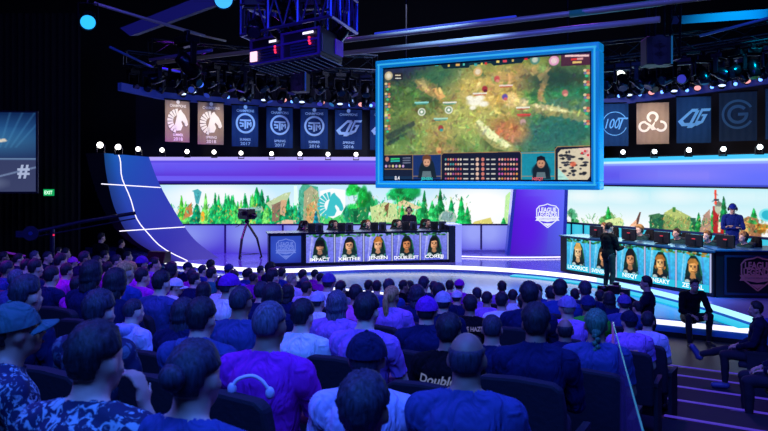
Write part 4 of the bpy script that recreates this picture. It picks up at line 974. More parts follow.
for (T, n, w_, nm, on) in ((T1, 18, .42, 'the left banner-rail truss', .25), (T2, 14, .42, 'the nearer left truss', .12), (T3, 13, .42, 'the right banner-rail truss', .1), (T4, 12, .42, 'the upper right truss', .05)):
    for i in range(n):
        p = along3(T, (i+.5)/n+mh.uniform(-.008, .008))
        o = proto if first else copy_tree(proto); first = False
        o.location = p+Vector((0, mh.uniform(-.05, .05), -w_/2-.12)); o.rotation_euler = (0, 0, mh.uniform(-1.2, 1.2)); o.scale = (1.05,)*3
        o['label'] = 'dark moving-head light under %s, %s from the left' % (nm, nth(i)); o['group'] = 'moving-head lights under '+nm
        hd = [c for c in o.children if c.name.startswith('lamp_head')][0]; hd.rotation_euler = (mh.uniform(.2, 1.3), 0, 0)
        if mh.random() < on:
            ln = hd.children[0]; ln.material_slots[0].link = 'OBJECT'; ln.material_slots[0].material = mh.choice(lens_on)
# pipes crossing the whole ceiling, parallel to the stage front
def pipe(P, r, m, name, label, cat='pipe'):
    return tag(MB().tube(P, r, 10).build(name, m, smooth=True), label, cat)
def dline(x, y, z, xa, xb):
    """line in direction dv through the pixel point, clipped at two pixel columns"""
    p = W(x, y, z)
    def at(xq): s = (xq-CX)/F; k = (s*p.y-p.x)/(dv.x-s*dv.y); return p+dv*k
    return [at(xa), at(xb)]
pipe(dline(390, 35, 15, 158, 790), .05, mat('#8f8a86', .5, .3, emis=.03), 'ceiling_pipe', 'long straight grey pipe crossing the ceiling above the hanging screen')
pipe(dline(390, 48.5, 17, 344, 660), .06, mat('#9a9aa6', .5, .3, emis=.04), 'ceiling_pipe', 'second grey pipe just above the hanging screen')
pipe(dline(375, 34, 15.2, 375, 516), .03, glow('#2b3ce0', .8), 'light_tube', 'thin blue glowing tube along the ceiling pipe', 'light tube')
pipe([W(94, 3, 14), W(140, 17, 14.5), W(205, 36, 15.2)], .03, mat('#7a7a88', .5, .3, emis=.03), 'cable', 'thin slanting cable at the upper left', 'cable')
pipe([W(110, 47, 18), W(150, 66, 20), W(190, 74, 21)], .03, mat('#2c48a8', .4, .3, emis=.06), 'rig_bar', 'blue-lit slanting bar at the upper left', 'bar')
pipe([W(190, 33, 18), W(226, 41, 18.5)], .025, mat('#a8a090', .5, .3, emis=.03), 'cable', 'short pale cable left of the hanging rig', 'cable')
pipe([W(150, 60, 19), W(212, 50, 18)], .04, mat('#4a40a0', .4, .3, emis=.05), 'rig_bar', 'violet-lit bar above the left truss', 'bar')
pipe([W(570, 14, 13), W(650, 4, 12.4), W(700, -4, 12)], .06, mat('#1c6a78', .5, .3, emis=.22), 'ceiling_pipe', 'teal-lit pipe at the top right')
pipe([W(700, 36, 14), W(768, 18, 13)], .025, mat('#183a80', .5, .3, emis=.3), 'rig_bar', 'thin blue bar at the far upper right', 'bar')
# ceiling ducts
for (pts, m_, lb) in (([(120, 28), (200, -4), (240, -4), (130, 36)], mat('#1a2860', .6, emis=.03), 'pale blue-lit rectangular duct at the upper left'), ([(440, 42), (590, 24), (590, 30), (440, 47)], mat('#0c1c60', .6, emis=.12), 'dark blue beam behind the top of the hanging screen'), ([(680, 16), (768, 9), (768, 18), (680, 24)], mat('#0a1c50', .6, emis=.15), 'dark blue beam at the upper right')):
    z = 16 if pts[0][0] != 440 else 19
    A_ = [W(x, y, z) for x, y in pts]; B_ = [p+Vector((0, .5, .1)) for p in A_]
    b = MB(); b.v = [tuple(p) for p in A_+B_]; b.f = [(0, 3, 2, 1), (4, 5, 6, 7), (0, 1, 5, 4), (1, 2, 6, 5), (2, 3, 7, 6), (3, 0, 4, 7)]
    tag(b.build('ceiling_duct', m_), lb, 'duct')
# hanging rack of equipment and its truss cage
zr = 12.0
rk = W(305, 62, zr); t = empty('hanging_equipment_rack', W(300, 68, zr), 0, 'black equipment rack hanging from the ceiling with red indicator lights', 'equipment rack'); inv = Matrix.Translation(-t.location)
pA, pB, pC = W(251, 62, 12.6), W(285, 56, 11.6), W(320, 49, 11.2)
pA = Vector((px2(251, 12.6), 12.6, 0)); pB = Vector((px2(320.5, 11.4), 11.4, 0)); pC = Vector((px2(342, 12.4), 12.4, 0))
z0_, z1_ = CH+(176-62)/F*12.2, CH+(176-26)/F*11.4
back = pA+(pC-pB)*1.1
rackm = mat('#0e0c20', .4, .2)
under(MB().prism([tuple(v.xy) for v in (pA, pB, pC, back)], z0_, z1_).build('cabinet', rackm), t, inv)
frA = Fr((pA.x, pA.y, z0_), pB-pA); wA = (pB-pA).length; hA = z1_-z0_
b = MB()
for a in (0, wA*.47, wA-.04): b.fbox(frA, a, a+.04, 0, hA, 0, .03)
for z_ in (0, hA*.55, hA-.03): b.fbox(frA, 0, wA, z_, z_+.03, 0, .025)
under(b.build('rack_frame', mat('#2a1c80', .35, .5, emis=.15)), t, inv)
for a in (.08, .6):
    b = MB()
    for k_ in range(4): b.fbox(frA, a*wA/1.0, a*wA+.38*wA*.9, .04+k_*hA*.11, .04+k_*hA*.11+.03, 0, .02)
    b.fbox(frA, a*wA, a*wA+.02, .04, .04+hA*.33+.03, 0, .019)
    under(b.build('shelf_gear', mat('#1e2a5a', .3, .5)), t, inv)
under(MB().fbox(frA, wA*.3, wA*.4, hA*.74, hA*.82, .02, .03).build('white_display', glow('#e8e0ff', 1.6)), t, inv)
under(MB().fbox(frA, wA*.78, wA*.92, hA*.8, hA*.88, .02, .03).build('white_display', glow('#e8e0ff', 1.6)), t, inv)
under(MB().fbox(frA, .04, .2, hA*.12, hA*.5, .02, .05).build('pink_lamp', glow('#ffc8e0', 1.5)), t, inv)
b = MB()
for (a, c) in ((.38, .52), (.38, .4), (.385, .3), (.86, .62), (.86, .5), (.87, .4)): b.fbox(frA, wA*a, wA*a+.03, hA*c, hA*c+.03, .02, .04)
under(b.build('indicator_light', glow('#ff2c50', 2.0)), t, inv)
frC = Fr((pB.x, pB.y, z0_), pC-pB); wC = (pC-pB).length
under(MB().fbox(frC, .04, wC-.04, .05, hA-.1, 0, .02).build('side_panel', mat('#1a3a48', .5, .2)), t, inv)
under(MB().fbox(frC, wC*.6, wC*.95, .1, hA*.8, .02, .04).build('violet_strip', mat('#3a18a0', .4, emis=.5)), t, inv)
g_ = MB()
for k_ in range(12):
    f = k_/11; g_.tube([Vector(pA.lerp(back, f))+Vector((0, 0, z0_-.03)), Vector(pB.lerp(pC, f))+Vector((0, 0, z0_-.03))], .012, 4); g_.tube([Vector(pA.lerp(pB, f))+Vector((0, 0, z0_-.03)), Vector(back.lerp(pC, f))+Vector((0, 0, z0_-.03))], .012, 4)
under(g_.build('bottom_grille', mat('#3c5068', .35, .8)), t, inv)
for k_, (f, g2) in enumerate(((.1, .1), (.9, .1), (.9, .9), (.1, .9))):
    q_ = pA.lerp(pB, f).lerp(back.lerp(pC, f), g2); under(MB().tube([(q_.x, q_.y, z1_), (q_.x, q_.y, z1_+3)], .02, 6).build('hanger', steeld), t, inv)
# truss cage above the rack
t = empty('truss_cage', W(300, 20, zr), 0, 'square truss cage above the hanging equipment rack', 'truss'); inv = Matrix.Translation(-t.location)
ca = Vector((px2(241, 12.4), 12.4, 0)); cb2 = Vector((px2(331, 10.9), 10.9, 0)); cc2 = Vector((px2(357, 12.2), 12.2, 0)); cd = ca+(cc2-cb2)*1.1
zb_, zt_ = CH+(176-33)/F*12.2, CH+(176-33)/F*12.2+1.5
ch = MB(); lc = MB(); cs = [ca, cb2, cc2, cd]
for z_ in (zb_, zb_+.5, zb_+1.0):
    for i in range(4): ch.tube([cs[i]+Vector((0, 0, z_)), cs[(i+1) % 4]+Vector((0, 0, z_))], .028, 6)
for i in range(4):
    A_, B_ = cs[i], cs[(i+1) % 4]
    for f in (0, .33, .66): q_ = A_.lerp(B_, f); ch.tube([q_+Vector((0, 0, zb_)), q_+Vector((0, 0, zt_+1.5))], .025, 6)
    for k_ in range(10):
        f0, f1 = k_/10, (k_+1)/10; za_, zb2 = (zb_, zb_+.5) if k_ % 2 else (zb_+.5, zb_)
        lc.tube([A_.lerp(B_, f0)+Vector((0, 0, za_)), A_.lerp(B_, f1)+Vector((0, 0, zb2))], .013, 4); lc.tube([A_.lerp(B_, f0)+Vector((0, 0, za_+.5)), A_.lerp(B_, f1)+Vector((0, 0, zb2+.5))], .013, 4)
under(ch.build('chords', mat('#2c2a78', .3, .8, emis=.05)), t, inv); under(lc.build('lacing', mat('#34309a', .3, .8, emis=.05)), t, inv)
def fit_in(label, p, rz):
    o = copy_tree(proto); o.location = p; o.rotation_euler = (0, 0, rz); o['label'] = label; o['group'] = 'lights inside the truss cage'; return o
o = copy_tree(proto); o.location = W(187, 37, 14); o.scale = (1.25,)*3; o.rotation_euler = (0, 0, 2.4); o['label'] = 'single dark round stage light hanging left of the equipment rack'; o['group'] = 'single hanging lights'
for i, (x, y) in enumerate(((256, 8), (276, 10), (296, 6), (312, 8), (343, 10))): fit_in('dark stage light inside the truss cage, %s from the left' % nth(i), W(x, y-8, 12.2), i)
# hanging speakers
def speaker(x0, x1, ya, yb, z, label, edge):
    fr = Fr((px2((x0+x1)/2, z), z, py2(yb, z)), (1, -.1, 0)); w = (x1-x0)/F*z; h = (yb-ya)/F*z
    t = empty('hanging_speaker', fr.O, 0, label, 'speaker'); inv = Matrix.Translation(-fr.O)
    under(MB().fbox(fr, -w/2, w/2, 0, h, -.5, 0).build('cabinet', mat('#06070c', .6), bevel=.02), t, inv)
    for k_ in range(3): under(MB().arc(fr, 0, h*(.2+.3*k_), w*.05, w*.28, 0, 360, 24, .0, .012).build('driver_cone', mat('#0e1018', .5)), t, inv)
    under(MB().fbox(fr, w/2-.025, w/2+.005, 0, h, 0, .015).build('painted_edge_light', mat(edge, .4, emis=.35)), t, inv)  # thin glowing strip stands for light caught on the cabinet edge
    under(MB().tube([fr.p(-w*.3, h, -.2), fr.p(-w*.3, h+1.5, -.2)], .015, 6).tube([fr.p(w*.3, h, -.2), fr.p(w*.3, h+1.5, -.2)], .015, 6).build('hanger', steeld), t, inv)
speaker(647, 672, 36, 64, 14.5, 'black box speaker hanging right of the screen with a teal-lit edge', '#1c7080')
speaker(290, 306, 72, 91, 18, 'small black box speaker hanging below the equipment rack', '#1c50a0')
# screen hangers
for i, a in enumerate((.8, SW-.8)):
    p = frS.p(a, SH, -.15); o = MB().tube([p, p+Vector((0, 0, 6))], .02, 6).build('hanger_cable', steeld); under(o, big, biginv)
# ================================================================= lights
area('audience_wash', (-1, 0.0, 8.5), (0, 4.5, 1.6), 800, (.05, .19, 1), 5, 3)
area('audience_wash', (-6, 7.0, 9.5), (-5, 9, 1.2), 560, (.16, .08, 1), 4, 3)
area('audience_wash', (3, 6.0, 9.5), (3, 9, 1.2), 620, (.09, .10, 1), 4, 3)
spot('violet_wash', (-10, 13, 8), (-7.5, 10.5, 1.2), 2600, (.62, .02, 1), 60, .8, .5)
spot('violet_wash', (-2, 17, 8), (-2, 12, 1.2), 1300, (.45, .08, 1), 58, .9, .5)
spot('violet_wash', (5, 17, 8), (3, 12, 1.2), 1000, (.35, .08, 1), 58, .9, .5)
spot('stage_wash', (-5.5, 19, 8.5), (-5.8, 25.3, .5), 3600, (.5, .03, 1), 44, .6, .4)
area('stage_wash', (2, 20, 8.2), (2, 25.5, .5), 330, (.75, .75, 1), 3, 3)
spot('stage_wash', (8.6, 14.0, 9.5), (5.4, 18.9, .4), 7000, (0, .8, 1), 36, .6, .4)
spot('stage_wash', (1, 13, 9), (1.5, 20.5, .4), 3500, (.3, .6, 1), 44, .8, .4)
area('rig_highlight_fill', (-4.5, 21, 5.2), (-4.5, 24, 7), 45, (.1, .25, 1), 6, .6)  # unseen lamps added near the trusses to put highlights on the fixtures
area('rig_highlight_fill', (8, 17, 5), (8, 20, 6.5), 40, (.08, .45, 1), 5, .6)
spot('rig_highlight_fill', (-2, 9.5, 5.5), (-1.3, 12, 6), 130, (.3, .12, 1), 60, .8, .3)
area('screen_glow', tuple(frS.p(SW/2, SH*.4, .4)), tuple(frS.p(SW/2, -1.5, 8)), 70, (.3, .42, 1), 5, 2.4)
area('video_glow', (-1, 27.2, 2.6), (-1, 23, .8), 110, (.5, .5, 1), 12, 1.2)
area('video_glow', (8.3, 23.4, 2.6), (6.5, 20, .8), 110, (.45, .9, 1), 8, 1.2)

area('player_fill', tuple(deskL.p(LW/2+.6, 3.4, .4)), tuple(deskL.p(LW/2+.6, 1.2, -1.2)), 60, (1, .8, .65), 4, .3)  # warm lamps added over both desks to brighten the players
area('player_fill', tuple(deskR.p(RW/2, 3.4, .6)), tuple(deskR.p(RW/2+.3, 1.3, -1.2)), 200, (1, .76, .55), 5, .3)
# ================================================================= people
def loft(mb, rings, seg=20):
    """closed loft of horizontal ellipses (cx, cy, cz, rx, ry)"""
    i0 = len(mb.v)
    for (cx, cy, cz, rx, ry) in rings:
        for j in range(seg):
            a = 2*math.pi*j/seg; ca, sa = math.cos(a), math.sin(a)
            k = (abs(ca)**2.6+abs(sa)**2.6)**(-1/2.6)
            mb.v.append((cx+rx*ca*k, cy+ry*sa*k, cz))
    for k in range(len(rings)-1):
        for j in range(seg):
            a = i0+k*seg+j; b = i0+k*seg+(j+1) % seg; mb.f.append((a, b, b+seg, a+seg))
    mb.f.append(tuple(range(i0+seg-1, i0-1, -1))); e = i0+(len(rings)-1)*seg; mb.f.append(tuple(range(e, e+seg)))
def pose(kind, hy=0, hp=0):
    """joints of a figure facing +Y, standing on z=0"""
    J = dict(P=(0, 0, .54), C=(0, -.02, .86), N=(0, -.03, 1.085), H=(0, .02, 1.235),
             sh=[(-.185, -.03, 1.02), (.185, -.03, 1.02)], el=[(-.25, .04, .75), (.25, .04, .75)], wr=[(-.10, .27, .66), (.10, .27, .66)],
             hip=[(-.09, .03, .53), (.09, .03, .53)], kn=[(-.13, .46, .53), (.13, .46, .53)], an=[(-.13, .44, .09), (.13, .44, .09)], toe=[(-.14, .60, .045), (.14, .60, .045)],
             hd=[(.4, 1, -.25), (-.4, 1, -.25)])
    if kind == 'crossed': J['el'] = [(-.24, .09, .76), (.24, .09, .76)]; J['wr'] = [(.03, .20, .80), (-.03, .24, .77)]; J['hd'] = [(1, -.1, .1), (-1, -.1, .1)]
    if kind == 'chin': J['el'][1] = (.21, .16, .78); J['wr'][1] = (.085, .17, 1.04); J['hd'][1] = (-.1, -.1, 1)
    if kind == 'lean': J['C'] = (0, .05, .85); J['N'] = (0, .12, 1.02); J['H'] = (0, .2, 1.18); J['sh'] = [(-.185, .10, .97), (.185, .10, .97)]; J['el'] = [(-.22, .30, .74), (.22, .30, .74)]; J['wr'] = [(-.06, .45, .66), (.06, .45, .66)]
    if kind == 'desk': J['el'] = [(-.25, .12, .78), (.25, .12, .78)]; J['wr'] = [(-.17, .36, .80), (.17, .36, .80)]; J['hd'] = [(.1, 1, -.1), (-.1, 1, -.1)]
    if kind == 'legout': J['kn'][1] = (.10, .45, .56); J['an'][1] = (.08, .84, .44); J['toe'][1] = (.08, .93, .56)
    if kind == 'edge':
        J.update(P=(0, 0, .50), C=(0, .06, .80), N=(0, .15, .99), H=(0, .24, 1.15), sh=[(-.19, .13, .95), (.19, .13, .95)], el=[(-.27, .28, .68), (.27, .28, .68)], wr=[(-.12, .47, .62), (.12, .47, .62)],
                 hip=[(-.1, .03, .49), (.1, .03, .49)], kn=[(-.22, .42, .60), (.2, .46, .58)], an=[(-.22, .36, .10), (.2, .55, .09)], toe=[(-.26, .50, .045), (.22, .70, .045)])
    if kind.startswith('stand') or kind in ('mic', 'shoot'):
        J.update(P=(0, 0, .94), C=(0, 0, 1.24), N=(0, -.01, 1.45), H=(0, .02, 1.635), sh=[(-.19, -.01, 1.39), (.19, -.01, 1.39)], el=[(-.26, -.02, 1.11), (.26, -.02, 1.11)], wr=[(-.27, .06, .86), (.27, .06, .86)],
                 hip=[(-.09, 0, .90), (.09, 0, .90)], kn=[(-.1, .03, .49), (.1, .03, .49)], an=[(-.11, -.02, .09), (.11, -.02, .09)], toe=[(-.13, .14, .045), (.13, .14, .045)], hd=[(0, .1, -1), (0, .1, -1)])
        if kind == 'stand_crossed': J['el'] = [(-.25, .08, 1.14), (.25, .08, 1.14)]; J['wr'] = [(.04, .19, 1.19), (-.04, .23, 1.15)]; J['hd'] = [(1, -.1, .1), (-1, -.1, .1)]
        if kind == 'mic': J['el'] = [(-.24, .05, 1.13), (.24, .08, 1.12)]; J['wr'] = [(-.1, .18, 1.34), (.14, .33, 1.14)]; J['hd'] = [(.3, .2, 1), (-.1, 1, .1)]
        if kind == 'shoot': J['el'] = [(-.27, .14, 1.17), (.27, .14, 1.17)]; J['wr'] = [(-.12, .34, 1.36), (.12, .34, 1.36)]; J['hd'] = [(.3, .4, .8), (-.3, .4, .8)]; J['kn'] = [(-.12, .1, .49), (.13, .08, .49)]
    J['hy'], J['hp'] = hy, hp
    return J
BODY = {}
VOX = .0115
def body(kind, hy=0, hp=0):
    key = (kind, hy, hp)
    if key in BODY: return BODY[key]
    J = pose(kind, hy, hp); V_ = Vector; mb = MB(); caps = []
    def cap(a, b, ra, rb, lab, seg=12):
        mb.capsule(a, b, ra, rb, seg); caps.append((V_(a), V_(b), ra, rb, lab))
    P, Cc, N, H = [V_(J[k]) for k in ('P', 'C', 'N', 'H')]
    lean = (N-P)
    def sp(z):  # spine point at fraction
        return P.lerp(Cc, z*2) if z < .5 else Cc.lerp(N, z*2-1)
    L = lean.z
    rings = []
    for (f, rx, ry, dy) in ((-.22, .09, .07, 0), (-.16, .15, .115, 0), (-.02, .172, .135, -.005), (.12, .162, .128, 0), (.3, .142, .112, .01), (.5, .152, .118, .01), (.68, .168, .122, 0), (.82, .17, .112, -.005), (.93, .13, .088, -.01), (1.0, .085, .068, -.005), (1.06, .06, .058, 0)):
        q = sp(max(0, min(f, 1)));
        if f < 0: q = P+V_((0, 0, f*L))
        if f > 1: q = N+(H-N)*.2
        rings.append((q.x, q.y+dy, q.z, rx, ry))
    loft(mb, rings)
    caps += [(sp(0), sp(.5), .13, .12, 'torso'), (sp(.5), sp(.9), .13, .11, 'torso'), (P, P-V_((0, 0, .12)), .13, .1, 'pelvis')]
    for s in (0, 1):
        q = 1 if s else -1; sh, el, wr = V_(J['sh'][s]), V_(J['el'][s]), V_(J['wr'][s])
        cap(N+V_((q*.035, -.01, .005)), sh+V_((-q*.005, 0, .012)), .05, .06, 'torso')
        cap(sh, sh+(sh-N)*0+V_((0, 0, -.03)), .062, .062, 'uarm'); cap(sh, el, .057, .042, 'uarm'); cap(el, wr, .043, .027, 'farm')
        d = V_(J['hd'][s]).normalized(); side = d.cross(V_((0, 0, 1)))
        if side.length < .3: side = V_((0, 1, 0)) - d*d.y
        side.normalize(); nn = side.cross(d).normalized()
        pc = wr+d*.045
        M = Matrix((side, d, nn)).transposed()
        mb.ell(pc, (.040, .052, .017), 12, 8, M=M); caps.append((wr+d*.01, pc+d*.04, .03, .03, 'hand'))
        down = -nn if nn.z > 0 else nn
        for fi, (off, ln) in enumerate(((-.030, .068), (-.010, .078), (.011, .072), (.031, .056))):
            a = pc+side*off+d*.042; b = a+(d*.8+down*.35+side*off*1.2).normalized()*ln*.55; c_ = b+(d*.45+down*.8).normalized()*ln*.5
            cap(a, b, .0092, .0086, 'hand', 8); cap(b, c_, .0086, .0075, 'hand', 8)
        ts = -1 if (side.x*q) > 0 else 1
        a = pc-d*.02+side*ts*.03; b = a+(d*.5+side*ts*.8+down*.2).normalized()*.035; cap(a, b, .0115, .010, 'hand', 8); cap(b, b+(d*.9+side*ts*.1).normalized()*.028, .010, .0085, 'hand', 8)
        hp_, kn, an, to = [V_(J[k][s]) for k in ('hip', 'kn', 'an', 'toe')]
        cap(hp_, kn, .088, .060, 'thigh'); cap(kn, kn.lerp(an, .35)+V_((0, -.012, 0)), .058, .056, 'shin'); cap(kn.lerp(an, .3)+V_((0, -.012, 0)), an, .056, .036, 'shin')
        cap(an+V_((0, -.02, -.035)), to, .045, .038, 'foot'); cap(an, an+V_((0, 0, -.03)), .04, .045, 'foot')
    Rm = Matrix.Rotation(R(hy), 3, 'Z') @ Matrix.Rotation(R(hp), 3, 'X')
    cap(N+V_((0, 0, -.03)), H+Rm @ V_((0, -.02, -.06)), .068, .060, 'neck')
    def hd(c_, r_, seg=18, rg=12): mb.ell(H+Rm @ V_(c_), r_, seg, rg, M=Rm)
    hd((0, -.008, .018), (.075, .093, .098)); hd((0, .028, -.05), (.056, .060, .064)); hd((0, .06, -.088), (.028, .026, .02), 10, 8)
    hd((0, .055, .025), (.055, .030, .04), 12, 8)
    for q in (-1, 1): hd((q*.078, -.004, -.008), (.011, .019, .031), 10, 8); hd((q*.038, .05, -.03), (.024, .03, .022), 10, 8); hd((q*.015, .095, -.032), (.010, .010, .008), 8, 6)
    a, b = H+Rm @ V_((0, .082, .012)), H+Rm @ V_((0, .106, -.03)); mb.capsule(a, b, .009, .013, 8)
    hd((0, .084, -.062), (.024, .012, .008), 10, 6); hd((0, .083, -.074), (.020, .012, .008), 10, 6)
    caps.append((H+Rm @ V_((0, 0, .03)), H+Rm @ V_((0, .02, -.03)), .095, .08, 'head'))
    me0 = mb.mesh('tmp'); ob = bpy.data.objects.new('tmp', me0); C.objects.link(ob)
    md = ob.modifiers.new('r', 'REMESH'); md.mode = 'VOXEL'; md.voxel_size = VOX; md.use_smooth_shade = True
    ms = ob.modifiers.new('s', 'SMOOTH'); ms.factor = .5; ms.iterations = 3
    dg = bpy.context.evaluated_depsgraph_get(); dg.update()
    me = bpy.data.meshes.new_from_object(ob.evaluated_get(dg)); bpy.data.objects.remove(ob)
    me.name = 'person_body'; n = len(me.vertices); co = np.zeros(n*3); me.vertices.foreach_get('co', co); co = co.reshape(-1, 3)
    labs = []; best = np.full(n, 1e9); idx = np.zeros(n, int)
    for i, (a, b, ra, rb, lab) in enumerate(caps):
        a_, b_ = np.array(a), np.array(b); ab = b_-a_; t = np.clip(((co-a_)@ab)/max(ab@ab, 1e-9), 0, 1)
        d = np.linalg.norm(co-(a_+t[:, None]*ab), axis=1)-(ra+(rb-ra)*t); m_ = d < best; best[m_] = d[m_]; idx[m_] = i
    names = np.array([c_[4] for c_ in caps]); lab = names[idx]
    me.polygons.foreach_set('use_smooth', [True]*len(me.polygons))
    me.materials.clear()
    BODY[key] = dict(me=me, co=co, lab=lab, J=J, H=H, Rm=Rm, hrot=(R(hp), 0, R(hy)))
    return BODY[key]
CLOTH = {}
def wear(key, regions, off, nm, cut=None, noise=.006, seed=0):
    k = (key, nm)
    if k in CLOTH: return CLOTH[k]
    B = BODY[key]; me = B['me']; lab = B['lab']; co = B['co']
    keep = np.isin(lab, regions)
    if cut is not None: keep &= cut(B)
    nv = len(me.vertices); nor = np.zeros(nv*3); me.vertices.foreach_get('normal', nor); nor = nor.reshape(-1, 3)
    w = np.sin(co[:, 0]*31+co[:, 2]*19+seed)+np.sin(co[:, 2]*47-co[:, 1]*23+1.3)+np.sin(co[:, 1]*37+co[:, 0]*21+2)
    P = co+nor*(off+noise*w[:, None]/3)
    faces = [tuple(p.vertices) for p in me.polygons if all(keep[v] for v in p.vertices)]
    used = sorted({v for f in faces for v in f}); mp = {v: i for i, v in enumerate(used)}
    m2 = bpy.data.meshes.new(nm); m2.from_pydata([tuple(P[v]) for v in used], [], [tuple(mp[v] for v in f) for f in faces]); m2.update()
    m2.polygons.foreach_set('use_smooth', [True]*len(m2.polygons)); m2.materials.append(None) if False else None
    CLOTH[k] = m2; return m2
def tee_cut(B):
    co = B['co']; k = np.ones(len(co), bool)
    for s in (0, 1):
        sh, el = np.array(B['J']['sh'][s]), np.array(B['J']['el'][s]); ab = el-sh; t = ((co-sh)@ab)/(ab@ab)
        k &= ~((B['lab'] == 'uarm') & (t > .72) & (np.sign(co[:, 0]) == (1 if s else -1)))
    H, N = np.array(B['J']['H']), np.array(B['J']['N'])
    k &= ~(((co-N)@((H-N)/np.linalg.norm(H-N)) > .035))
    return k
def neck_cut(B):
    co = B['co']; H, N = np.array(B['J']['H']), np.array(B['J']['N'])
    return ~(((co-N)@((H-N)/np.linalg.norm(H-N)) > .055))
# ---- hair, caps: built around the head centre, facing +Y
def hairmat(col):
    key = ('hair', col)
    if key in _mats: return _mats[key]
    m = bpy.data.materials.new('hair_'+col.strip('#')); m.use_nodes = True; nt = m.node_tree; b = nt.nodes['Principled BSDF']
    c = lin(hx(col)); b.inputs['Roughness'].default_value = .62; b.inputs['Specular IOR Level'].default_value = .3
    tc = nt.nodes.new('ShaderNodeTexCoord'); mp = nt.nodes.new('ShaderNodeMapping'); mp.inputs['Scale'].default_value = (95, 95, 16)
    n = nt.nodes.new('ShaderNodeTexNoise'); n.inputs['Scale'].default_value = 1; n.inputs['Detail'].default_value = 3
    r = nt.nodes.new('ShaderNodeValToRGB'); r.color_ramp.elements[0].position = .3; r.color_ramp.elements[1].position = .75
    r.color_ramp.elements[0].color = [v*.35 for v in c]+[1]; r.color_ramp.elements[1].color = [min(1, v*1.9+.01) for v in c]+[1]
    bp = nt.nodes.new('ShaderNodeBump'); bp.inputs['Strength'].default_value = .6; bp.inputs['Distance'].default_value = .006
    L_ = nt.links.new; L_(tc.outputs['Object'], mp.inputs[0]); L_(mp.outputs[0], n.inputs['Vector']); L_(n.outputs['Fac'], r.inputs[0]); L_(r.outputs[0], b.inputs['Base Color']); L_(n.outputs['Fac'], bp.inputs['Height']); L_(bp.outputs[0], b.inputs['Normal'])
    _mats[key] = m; return m
HAIR = {}
def hair_mesh(style):
    if style in HAIR: return HAIR[style]
    mb = MB(); r = random.Random(hash(style) % 1000 if False else sum(map(ord, style))); seg, rg = 36, 26
    th0 = {'short': .012, 'crew': .006, 'medium': .020, 'long': .022, 'tail': .012, 'bun': .012, 'bald': .004, 'afro': .045, 'undercap': .006, 'braid': .014, 'swept': .022}[style]
    nape = {'short': -38, 'crew': -30, 'medium': -58, 'long': -70, 'tail': -40, 'bun': -38, 'bald': -36, 'afro': -42, 'undercap': -36, 'braid': -42, 'swept': -42}[style]
    for i in range(rg+1):
        el = 90-i*(175/rg)
        for j in range(seg):
            az = -180+360*j/seg  # 0 = forward
            A = abs(az); e = R(el); a = R(az)
            d = Vector((math.sin(a)*math.cos(e), math.cos(a)*math.cos(e), math.sin(e)))
            base = Vector((d.x*.077, d.y*.095-.008, d.z*.101+.018))
            line = 40 if A < 45 else (40-(A-45)*1.15 if A < 80 else (7 if A < 112 else max(nape, 7-(A-112)*2.6)))
            if style in ('medium', 'long') and A > 62: line = nape if A > 85 else 40-(A-45)*2.2
            m = max(0, min(1, (el-line)/9+.5))
            if style == 'bald': m *= 1 if el < 18+max(0, (A-150))*.0 else max(0, 1-(el-18)/10)
            n_ = (math.sin(az*.14+el*.05)+math.sin(az*.33+1.7+el*.11)+math.sin(el*.2+az*.07)*.8)/2.8
            t = th0*(1+.25*n_)+r.uniform(-.0012, .0012)*(1 if style != 'afro' else 4)
            if style in ('short', 'medium', 'swept'): t += .012*max(0, math.sin(e))*(1 if style != 'swept' else 2.0)
            if style in ('short', 'crew', 'swept', 'tail', 'bun', 'braid') and el < 12: t *= max(.35, 1-(12-el)/60)
            if style in ('short', 'swept'): t += .0035*math.sin(az*.31+el*.23)*math.sin(az*.17-el*.41)+r.uniform(-.0016, .0016)
            nrm = Vector((d.x/.077, d.y/.095, d.z/.101)).normalized()
            p = base+nrm*(t*m-.012*(1-m))
            if style in ('medium', 'long') and el < -15 and A > 70: p = Vector((p.x*1.12, p.y*1.02-.006, p.z*1.15+0.0))
            mb.v.append(tuple(p))
    for i in range(rg):
        for j in range(seg):
            a = i*seg+j; b = i*seg+(j+1) % seg; mb.f.append((a, a+seg, b+seg, b))
    def strand_curtain(bot, wid, thick):
        n = 8; i0 = len(mb.v); sg = 22
        for k in range(n+1):
            f = k/n; z = -.02+(bot+.02)*f; 
            for j in range(sg):
                a = 2*math.pi*j/sg; rx = (.082+wid*math.sin(f*2.2))*(1-.25*f*f)+.004*math.sin(j*2.9+k); ry = .05+thick*f*(1-.5*f)
                mb.v.append((math.cos(a)*rx, -.050+math.sin(a)*ry-.02*f+.004*math.sin(j*3.7+k*1.3), z+.006*math.sin(j*2.1)*f))
        for k in range(n):
            for j in range(sg):
                a = i0+k*sg+j; b = i0+k*sg+(j+1) % sg; mb.f.append((a, a+sg, b+sg, b))
        mb.f.append(tuple(range(i0, i0+sg))); e = i0+n*sg; mb.f.append(tuple(range(e+sg-1, e-1, -1)))
    if style == 'long': strand_curtain(-.32, .022, .03)
    if style == 'medium': strand_curtain(-.13, .012, .02)
    if style == 'tail': mb.tube([(0, -.10, .04), (0, -.135, .03), (0, -.15, -.02), (.004, -.15, -.10), (.008, -.14, -.19), (.01, -.13, -.25)], [.018, .026, .032, .033, .026, .006], 12); mb.ell((0, -.115, .038), (.022, .014, .022), 10, 8)
    if style == 'bun': mb.ell((0, -.125, .03), (.045, .035, .042), 16, 10); mb.tube([(.03*math.cos(a*.5), -.125+.0*a, .03+.03*math.sin(a*.5)) for a in range(13)], .016, 8, cap=False)
    if style == 'braid':
        for k in range(9): mb.ell(((.010 if k % 2 else -.010), -.112-.012*math.sin(k*.4), -.05-k*.026), (.024-.0012*k, .018, .02), 10, 7, M=Matrix.Rotation(.5 if k % 2 else -.5, 3, 'Y'))
        mb.ell((0, -.104, -.03), (.034, .02, .03), 12, 8)
